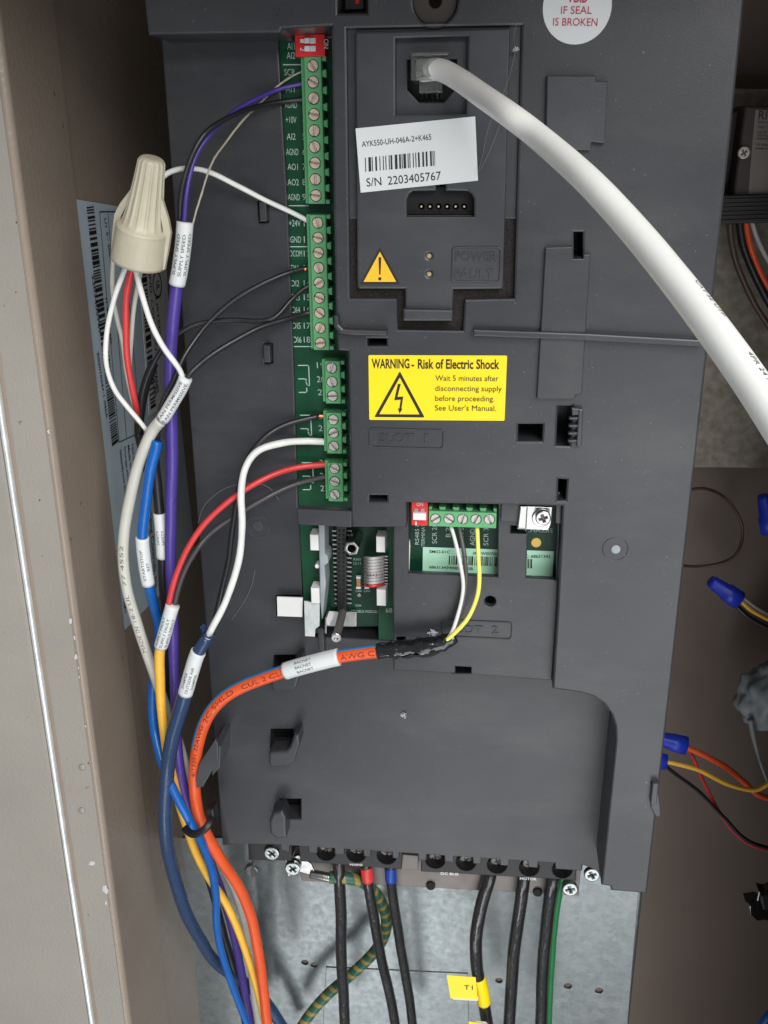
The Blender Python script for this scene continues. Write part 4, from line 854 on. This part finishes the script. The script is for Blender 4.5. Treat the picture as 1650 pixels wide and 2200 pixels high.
tube('wrap', tpath, rt*1.12, 'rubber', tp, ns=18, rough=.16, rad=trad, seed=5)
for k, (a0, a1, g0, g1) in enumerate([(.05, .5, -.3, 1.0), (.4, .98, -1.1, .2), (.25, .7, .5, 1.5)]):
    n = 8; vs = []; fs = []; S = np.linspace(tpath.L*a0, tpath.L*a1, n); p, nn, bb = tpath.at(S)
    for i in range(n):
        for j in range(5):
            a = g0+(g1-g0)*j/4+.5*i/n; r_ = rt*1.12*(trad(S[i]/tpath.L)+.10)+.0004*math.sin(i*2.1+j); vs.append(p[i]+r_*(math.cos(a)*nn[i]+math.sin(a)*bb[i]))
    for i in range(n-1):
        for j in range(4): fs.append((i*5+j, i*5+5+j, i*5+6+j, i*5+1+j))
    mesh('tape_fold', vs, fs, 'rubber', tp, smooth=True)
for lab, pts, w, m_, nm in [('thin white wire from the black tape to terminal 29', [(950, 1382, .003), (968, 1364, .003), (985, 1315, .003), (995, 1262, .002), (990, 1215, 0), (979, 1165, -.004), (968, 1128, -.008)], 8.5, 'w_white', 'white_wire'),
                        ('thin grey wire behind the white one at terminal 30', [(945, 1384, .001), (968, 1366, 0), (990, 1315, -.001), (1001, 1250, -.003), (999, 1200, -.005), (992, 1160, -.008), (985, 1125, -.010)], 9.5, 'w_grey', 'grey_wire'),
                        ('thin lemon yellow wire from the black tape to terminal 31', [(948, 1384, .004), (968, 1368, .004), (1003, 1330, .004), (1024, 1285, .003), (1030, 1245, .002), (1028, 1195, -.002), (1025, 1128, -.008)], 9.5, 'w_lemon', 'yellow_wire')]:
    simple(nm, lab, pts, w, m_)
zt = thing('cable_tie', 'black cable tie cinched round the left cable bundle', 'cable tie', P(425, 1790, 0))
zp = wire([(396, 1778, -.004), (412, 1792, .001), (432, 1788, .002), (448, 1772, 0), (458, 1752, -.006), (462, 1745, -.018)])
tube('band', zp, wr(zp, 17), 'black', zt, ns=10, flat=.35); plate('tie_head', [[(440, 1742), (458, 1738), (463, 1765), (447, 1770)]], -.004, .006, 'black', zt, bevel=.001)
# ---- power wires
def pw_(label, pts, w, cap=None, nm='power_wire'):
    p = wire(pts); t = thing(nm, label, 'wire', p.p[-1], 'black power wires below the drive'); r = wr(p, w)
    tube('insulation', p, r, 'w_pwr', t, ns=16)
    if cap: tube('end_cap', p, r*1.12, cap[0], t, p.frac(*cap[1]), p.frac(*cap[2]), ns=16)
    return t, p, r
pw_('black power wire left of the red capped one', [(727, 1845, -.046), (729, 1880, -.045), (732, 1950, -.048), (734, 2060, -.054), (738, 2140, -.058), (744, 2250, -.062)], 24)
pw_('black power wire with red cap at its top', [(785, 1850, -.046), (790, 1885, -.045), (801, 1960, -.048), (824, 2080, -.056), (842, 2160, -.060), (858, 2250, -.064)], 22, ('w_red', (786, 1862), (791, 1891)))
pw_('black power wire with blue cap at its top', [(838, 1855, -.046), (840, 1885, -.045), (845, 1930, -.048), (858, 2020, -.054), (875, 2115, -.060), (892, 2250, -.066)], 21, ('w_capblue', (839, 1866), (842, 1892)))
tw, tpth, tr = pw_('black motor wire carrying the yellow T1 flag', [(1055, 1868, -.048), (1050, 1892, -.046), (1033, 1950, -.046), (1023, 2020, -.046), (1025, 2085, -.048), (1038, 2140, -.050), (1054, 2250, -.056)], 27)
pw_('middle black motor wire, right of the T1 flag', [(1128, 1872, -.048), (1124, 1896, -.046), (1113, 1980, -.048), (1101, 2080, -.052), (1092, 2250, -.058)], 27)
pw_('rightmost black motor wire, beside the green one', [(1190, 1876, -.048), (1186, 1898, -.046), (1174, 1990, -.050), (1166, 2090, -.054), (1160, 2250, -.060)], 27)
simple('green_wire', 'green wire tucked behind the rightmost motor wire', [(1208, 1885, -.052), (1200, 1925, -.054), (1190, 2000, -.058), (1183, 2090, -.062), (1177, 2250, -.068)], 15, 'w_green')
gw = wire([(708, 1885, HK-.005), (742, 1886, HK-.006), (786, 1898, -.050), (818, 1936, -.058), (830, 1985, -.064), (812, 2035, -.068), (765, 2085, -.070), (705, 2135, -.070), (655, 2195, -.068), (630, 2250, -.066)])
gwo = tag(tube('ground_wire', gw, wr(gw, 24), 'w_ground', ns=18), 'green and yellow striped ground wire looping behind the mains wires', 'wire')
ft = thing('wire_flag', 'yellow T1 flag tag wrapped on a black motor wire', 'wire tag', P(1000, 2145, -.046))
tube('wrap', tpth, tr*1.1, 'yellow', ft, tpth.frac(1027, 2100), tpth.frac(1040, 2152), ns=16)
hf = -.044
sheet('flag', [(960, 2094), (1022, 2099), (1026, 2146), (968, 2144)], hf, 'yellow', ft, .0003); sheet('flag_back', [(972, 2143), (1028, 2142), (1026, 2150), (974, 2147)], hf-.0005, 'paper', ft, .0002)
text('lettering', [('T1', (997, 2126), (1016, 2127), 12)], hf+.0006, 'ink', ft)
ft = thing('wire_flag', 'corner of a second yellow wire flag at the bottom edge', 'wire tag', P(1040, 2230, -.046))
sheet('flag', [(1007, 2194), (1050, 2200), (1056, 2260), (1012, 2258)], hf, 'yellow', ft, .0003); sheet('flag_back', [(1022, 2193), (1044, 2195), (1050, 2201), (1020, 2197)], hf-.0006, 'paper', ft, .0002)
# ================================================================== LEFT WALL LABELS
def wall_quad(name, px4, x, material, parent, thick=.00015): return quad(name, [PX(*q, x) for q in px4], material, parent, thick, out=(1, 0, 0))
def wall_text(name, items, x, material, parent, bold=0.):
    V = []; Fc = []; n = 0
    for s, a, b, capv in items:      # capv = metres, written up or down the wall
        A = PX(*a, x); B = PX(*b, x); v, f, w = text_raw(s, bold); d = B-A; d[0] = 0; L = np.linalg.norm(d); d /= L
        nr = np.cross(np.array([1., 0, 0]), d); q = A+np.outer(v[:, 0]/w*L, d)+np.outer(v[:, 1]/CAP*capv, nr); q[:, 0] = x
        V.append(q); Fc += [tuple(i+n for i in ff) for ff in f]; n += len(v)
    return mesh(name, np.concatenate(V), Fc, material, parent)
def wall_bars(name, a, b, wdt, x, material, parent, n, seed):
    A, B = PX(*a, x), PX(*b, x); A[0] = B[0] = x; d = B-A; nr = np.array([0, 1., 0]); r = random.Random(seed); t = 0; V = []; Fc = []
    while t < 1:
        w = r.choice([1, 1, 2, 3])/(n*2.6); g = r.choice([1, 1, 2])/(n*2.6); k = len(V); p0 = A+d*t; p1 = A+d*min(1, t+w)
        V += [p0, p0+nr*wdt, p1+nr*wdt, p1]; Fc.append((k, k+1, k+2, k+3)); t += w+g
    return mesh(name, V, Fc, material, parent)
XL = XW-.0012+.0001
pl_ = thing('product_label', 'tall blue grey product label with barcode on the left cabinet wall', 'label', PX(300, 1320, XL))
wall_quad('sheet', [(162, 428), (340, 458), (420, 1200), (259, 1362)], XL, 'bluelabel', pl_)
x2 = XL+.0004
wall_bars('barcode', (186, 445), (241, 960), .0080, x2, 'ink', pl_, 74, 2)
wall_bars('barcode', (258, 1205), (268, 1318), .0090, x2, 'ink', pl_, 20, 6)
wall_text('lettering', [('2203405767', (197, 590), (213, 720), .0024), ('R03010247-1 046A', (208, 760), (228, 900), .0024), ('S/N', (251, 1182), (254, 1203), .0034), ('2203405767', (257, 1215), (268, 1312), .004),
     ('Subassembly motor drive', (257, 968), (268, 1062), .0028), ('Drive type and order code', (266, 962), (279, 1075), .0026), ('Made in USA', (274, 958), (283, 1040), .0026), ('Input 3ph 208 to 240 V', (283, 955), (293, 1060), .0026),
     ('U1 3~ 208...240 V', (224, 470), (243, 610), .0022), ('I1 46.2 A', (238, 620), (247, 690), .0022), ('f1 48...63 Hz', (226, 640), (238, 740), .0022), ('Building Controls, Inc.', (318, 1080), (334, 1270), .0042)], x2, 'ink', pl_, bold=.01)
def wall_rule(segs, name):
    V = []; Fc = []
    for a, b in segs:
        A, B = PX(*a, x2), PX(*b, x2); A[0] = B[0] = x2; d = (B-A)/np.linalg.norm(B-A); n = np.cross(np.array([1., 0, 0]), d)*.00025; k = len(V); V += [A+n, B+n, B-n, A-n]; Fc.append((k, k+1, k+2, k+3))
    mesh(name, V, Fc, 'ink', pl_)
wall_rule([((214, 455), (256, 950)), ((214, 455), (250, 455)), ((256, 950), (300, 930)), ((232, 460), (272, 940)), ((262, 470), (300, 900))], 'ruled_lines')
l2 = thing('rating_label', 'white listing label with coarse barcode deep in the left gap', 'label', PX(320, 890, XL))
x3 = XL+.0008
wall_quad('sheet', [(296, 555), (356, 548), (372, 860), (320, 893)], x3, 'paper', l2); x2_ = x3+.0004
wall_bars('barcode', (303, 590), (324, 880), .0080, x2_, 'ink', l2, 30, 8)
wall_text('lettering', [('IND. CONT. EQ.', (319, 590), (334, 760), .0034), ('LISTED', (334, 640), (342, 720), .003), ('PANEL', (331, 800), (336, 850), .0045), ('CCCAD', (326, 790), (331, 855), .0035)], x2_, 'ink', l2, bold=.01)
c = PX(338, 612, x2_); V = []; n = 26
for i in range(n):
    a = 2*math.pi*i/n
    for r_ in (.0070, .0058): V.append((x2_, c[1]+r_*math.cos(a), c[2]+r_*math.sin(a)))
mesh('listing_ring', V, [(2*i, 2*i+1, (2*i+3) % (2*n), (2*i+2) % (2*n)) for i in range(n)], 'ink', l2)
wall_text('listing_mark', [('UL', (335, 605), (337, 625), .005)], x2_, 'ink', l2, bold=.02)

# ================================================================== RIGHT SIDE, deep in the cabinet
HR = HM+.030
rb_ = thing('relay_box', 'brown grey relay box with printed label at the right edge', 'relay', P(1630, 430, HM))
plate('case', [[(1540, 262), (1600, 226), (1760, 232), (1755, 460), (1540, 460)]], HR-.014, .016, 'plastic_brown', rb_, bevel=.001)
plate('lid', [[(1600, 226), (1760, 232), (1750, 440), (1572, 440)]], HR, .014, 'plastic_brown', rb_, bevel=.0012)
plate('printed_label', [[(1623, 236), (1740, 240), (1730, 416), (1608, 416), (1617, 300)]], HR+.0002, .0002, 'chassis', rb_, bevel=.00002)
text('label_lettering', [('RIB', (1629, 256), (1662, 257), 17), ('pilot control', (1629, 264), (1670, 265), 5), ('relay 10 amp', (1628, 275), (1670, 276), 5), ('coil 24 Vac/dc', (1627, 286), (1670, 287), 5), ('120 Vac 50-60', (1626, 293), (1670, 294), 5), ('enclosed relay', (1625, 300), (1670, 301), 5), ('UL listed 916', (1624, 313), (1670, 314), 5), ('made in USA', (1623, 321), (1670, 322), 5)], HR+.0006, 'ink', rb_)
phillips('lid_screw', 1599, 328, 13, HR+.002, rb_, 'screw_n', .6)
tc_ = thing('ribbed_connector', 'black ribbed plug block under the relay box', 'connector', P(1610, 480, HR))
plate('block', [[(1540, 420), (1760, 412), (1755, 476), (1542, 482)]], HR+.004, .020, 'black', tc_, bevel=.0008)
for k in range(6): plate('ridge', [[(1545, 427+k*9), (1750, 421+k*9), (1750, 425+k*9), (1545, 431+k*9)]], HR+.0052, .003, 'black', tc_, bevel=.0004)
for lab, pts, w, m_, nm in [('brown wire hanging lowest from the ribbed plug', [(1568, 470, HR), (1570, 510, HR), (1580, 560, HR), (1600, 610, HR), (1625, 660, HR), (1665, 720, HR)], 13, 'w_brown', 'brown_wire'),
                        ('thick black wire hanging from the ribbed plug', [(1588, 470, HR), (1595, 520, HR), (1612, 570, HR), (1635, 620, HR), (1670, 680, HR)], 17, 'w_black', 'black_wire'),
                        ('orange red wire hanging from the ribbed plug', [(1602, 470, HR), (1607, 510, HR), (1620, 555, HR), (1640, 600, HR), (1680, 660, HR)], 13, 'w_orange', 'orange_wire'),
                        ('pale grey wire hanging from the ribbed plug', [(1614, 470, HR), (1624, 505, HR), (1642, 545, HR), (1670, 590, HR)], 10, 'w_ribbon', 'grey_wire'),
                        ('brown loop of wire standing off the cabinet wall', [(1480, 1052, -.20), (1515, 1050, -.195), (1555, 1068, -.185), (1585, 1105, -.180), (1596, 1145, -.180), (1585, 1185, -.184), (1555, 1208, -.190), (1505, 1217, -.195), (1470, 1216, -.2)], 7, 'w_brown', 'brown_wire'),
                        ('yellow and orange pair, yellow wire at lower right', [(1426, 1636, -.150), (1450, 1640, -.150), (1500, 1654, -.150), (1560, 1684, -.150), (1610, 1697, -.150), (1640, 1690, -.150), (1690, 1650, -.150)], 10, 'w_yellow', 'yellow_wire'),
                        ('orange wire from the blue nut at lower right', [(1466, 1600, -.155), (1480, 1608, -.155), (1520, 1626, -.155), (1565, 1652, -.158), (1600, 1682, -.165), (1630, 1708, -.165), (1690, 1725, -.165)], 13, 'w_orange', 'orange_wire'),
                        ('thin red wire crossing under the yellow one at lower right', [(1478, 1608, -.160), (1490, 1630, -.162), (1512, 1680, -.165), (1545, 1745, -.168), (1575, 1785, -.168), (1615, 1815, -.168), (1690, 1835, -.168)], 8, 'w_red', 'red_wire'),
                        ('thin black wire crossing the red one at lower right', [(1424, 1640, -.152), (1445, 1658, -.155), (1500, 1700, -.162), (1555, 1755, -.164), (1610, 1808, -.164), (1690, 1830, -.164)], 8, 'w_black', 'black_wire'),
                        ('yellow wire leaving the middle blue wire nut', [(1575, 1283, -.155), (1592, 1292, -.155), (1620, 1315, -.155), (1690, 1350, -.155)], 9, 'w_yellow', 'yellow_wire'),
                        ('white wire leaving the middle blue wire nut', [(1580, 1278, -.158), (1597, 1286, -.158), (1625, 1307, -.158), (1690, 1342, -.158)], 7, 'w_white', 'white_wire'),
                        ('black wire leaving the middle blue wire nut', [(1570, 1292, -.160), (1587, 1306, -.160), (1615, 1330, -.160), (1690, 1370, -.160)], 11, 'w_black', 'black_wire'),
                        ('blue wire end in the bottom right corner', [(1632, 2215, -.12), (1645, 2190, -.12), (1670, 2165, -.12)], 20, 'w_blue', 'blue_wire')]:
    simple(nm, lab, pts, w, m_)
def bnut(label, a, b, r0, r1, h):
    t = thing('blue_wire_nut', label, 'wire nut', P(*b, h), 'blue wire nuts on the right'); A, B = P(*a, h), P(*b, h); m_ = depth(A)/F; Ld = np.linalg.norm(B-A)
    lathe('shell', [(0, r0*.8*m_), (.002, r0*m_), (Ld*.55, (r0*.6+r1*.4)*m_), (Ld*.6, r1*.95*m_), (Ld, r1*m_), (Ld, r1*.8*m_), (Ld*.8, r1*.6*m_)], A, B-A, 'bluenut', t, n=72, ribs=lambda an, d: 1+(.06*max(0, math.cos(an*9)) if .003 < d < Ld*.58 else 0), smooth=True)
bnut('blue wire nut cut by the right edge under the mottled plate', (1640, 1064), (1656, 1142), 14, 22, -.155)
bnut('blue wire nut on yellow and white wires beside the drive', (1526, 1247), (1586, 1289), 14, 21, -.157)
bnut('blue wire nut on the orange wire, half behind the drive', (1405, 1584), (1473, 1602), 15, 20, -.155)
bnut('blue wire nut on the yellow wire, mostly behind the drive', (1375, 1624), (1430, 1637), 14, 17, -.150)
# sealing putty lump with a hanging string of it
pu = thing('putty_lump', 'grey lump of sealing putty with a drip at the right edge', 'sealant', P(1630, 1580, -.18))
bm = bmesh.new(); bmesh.ops.create_icosphere(bm, subdivisions=4, radius=1)
from mathutils import noise as mn
c0 = P(1655, 1500, -.175); mm = depth(c0)/F
for v in bm.verts:
    q = v.co.copy(); d = 1+.30*mn.noise(q*2.3)+.16*mn.noise(q*6)+.08*mn.noise(q*13); v.co = Vector((q.x*66*d, q.y*40*d, q.z*76*d*(1.05 if q.z > 0 else .95)))*mm
me = bpy.data.meshes.new('lump'); bm.to_mesh(me); bm.free(); me.shade_smooth() if hasattr(me, 'shade_smooth') else None; link('lump', me, c0, 'putty', pu)
p = wire([(1612, 1545, -.165), (1618, 1580, -.165), (1628, 1620, -.165), (1645, 1670, -.165), (1665, 1720, -.165)]); tube('drip', p, wr(p, 8), 'putty', pu, ns=8, rad=lambda t: 1.6-1.4*t)
bk = thing('black_clip', 'jagged black plastic clip end at the lower right edge', 'clip', P(1640, 1980, -.16))
plate('jaw', [[(1602, 1938), (1626, 1934), (1630, 1915), (1645, 1918), (1680, 1905), (1680, 1985), (1642, 1978), (1625, 1980), (1611, 1966), (1610, 1948)]], -.15, .008, 'rubber', bk, bevel=.0008)
plate('jaw_lip', [[(1635, 1925), (1680, 1915), (1680, 1960), (1640, 1955)]], -.146, .004, 'black', bk, bevel=.0008)

# ================================================================== dust and threads
for lab, pts, w in [('long fine cobweb thread down the right side of the socket block', [(1112, 45, .004), (1104, 75, .003), (1107, 110, .006), (1098, 150, .004), (1086, 190, .006), (1075, 215, .004)], 1.3),
                ('fine cobweb thread below the white cable beside the serial sticker', [(1056, 255, .005), (1045, 290, .004), (1038, 330, .003), (1027, 372, .003)], 1.2),
                ('fine cobweb thread crossing near the serial sticker corner', [(1075, 265, .004), (1062, 300, .003), (1045, 340, .004), (1030, 368, .003)], 1.2),
                ('thin pale hair arching over the left cover beside the white wire', [(425, 1125, -.0245), (440, 1085, -.022), (480, 1050, -.020), (530, 1038, -.019), (575, 1045, -.020), (600, 1075, -.0245)], 1.3),
                ('thin pale hair lying below the long white wire', [(548, 1225, -.0255), (540, 1260, -.025), (520, 1300, -.025), (495, 1335, -.0255)], 1.1)]:
    p = wire(pts); tag(tube('dust_thread', p, wr(p, w*.8), 'thread', ns=5), lab, 'thread', 'dust threads')
def fluff(label, x, y, w, h, seed):
    r = random.Random(seed); V = []; Fc = []; m_ = mpp(x, y, h); c = P(x, y, h)
    for k in range(34):
        a = r.uniform(0, 6.28); d0 = r.uniform(0, w*.6)*m_; a2 = r.uniform(0, 6.28); L = r.uniform(.3, .8)*w*m_; p0 = c+np.array([math.cos(a)*d0, -r.uniform(0, .0012), math.sin(a)*d0*.8]); p1 = p0+np.array([math.cos(a2)*L, -r.uniform(-.0004, .0008), math.sin(a2)*L*.8])
        n = np.array([-math.sin(a2), 0, math.cos(a2)])*.00016; t = np.array([0, -.00012, 0]); i = len(V); V += [p0+n, p0-n, p1-n, p1+n, p0+t, p1+t]; Fc += [(i, i+1, i+2, i+3), (i, i+3, i+5, i+4), (i+1, i+4, i+5, i+2)]
    tag(mesh('lint_tuft', V, Fc, 'dust'), label, 'lint', 'lint tufts on the drive')
fluff('white lint tuft just above the black tape', 930, 1358, 12, HS+.0003, 1); fluff('small white lint speck on the empty lower cover', 868, 1535, 7, HL+.0003, 2)
fluff('tiny lint caught at the top corner of the socket block', 1108, 105, 8, .001, 3)
# ---- PART3 END
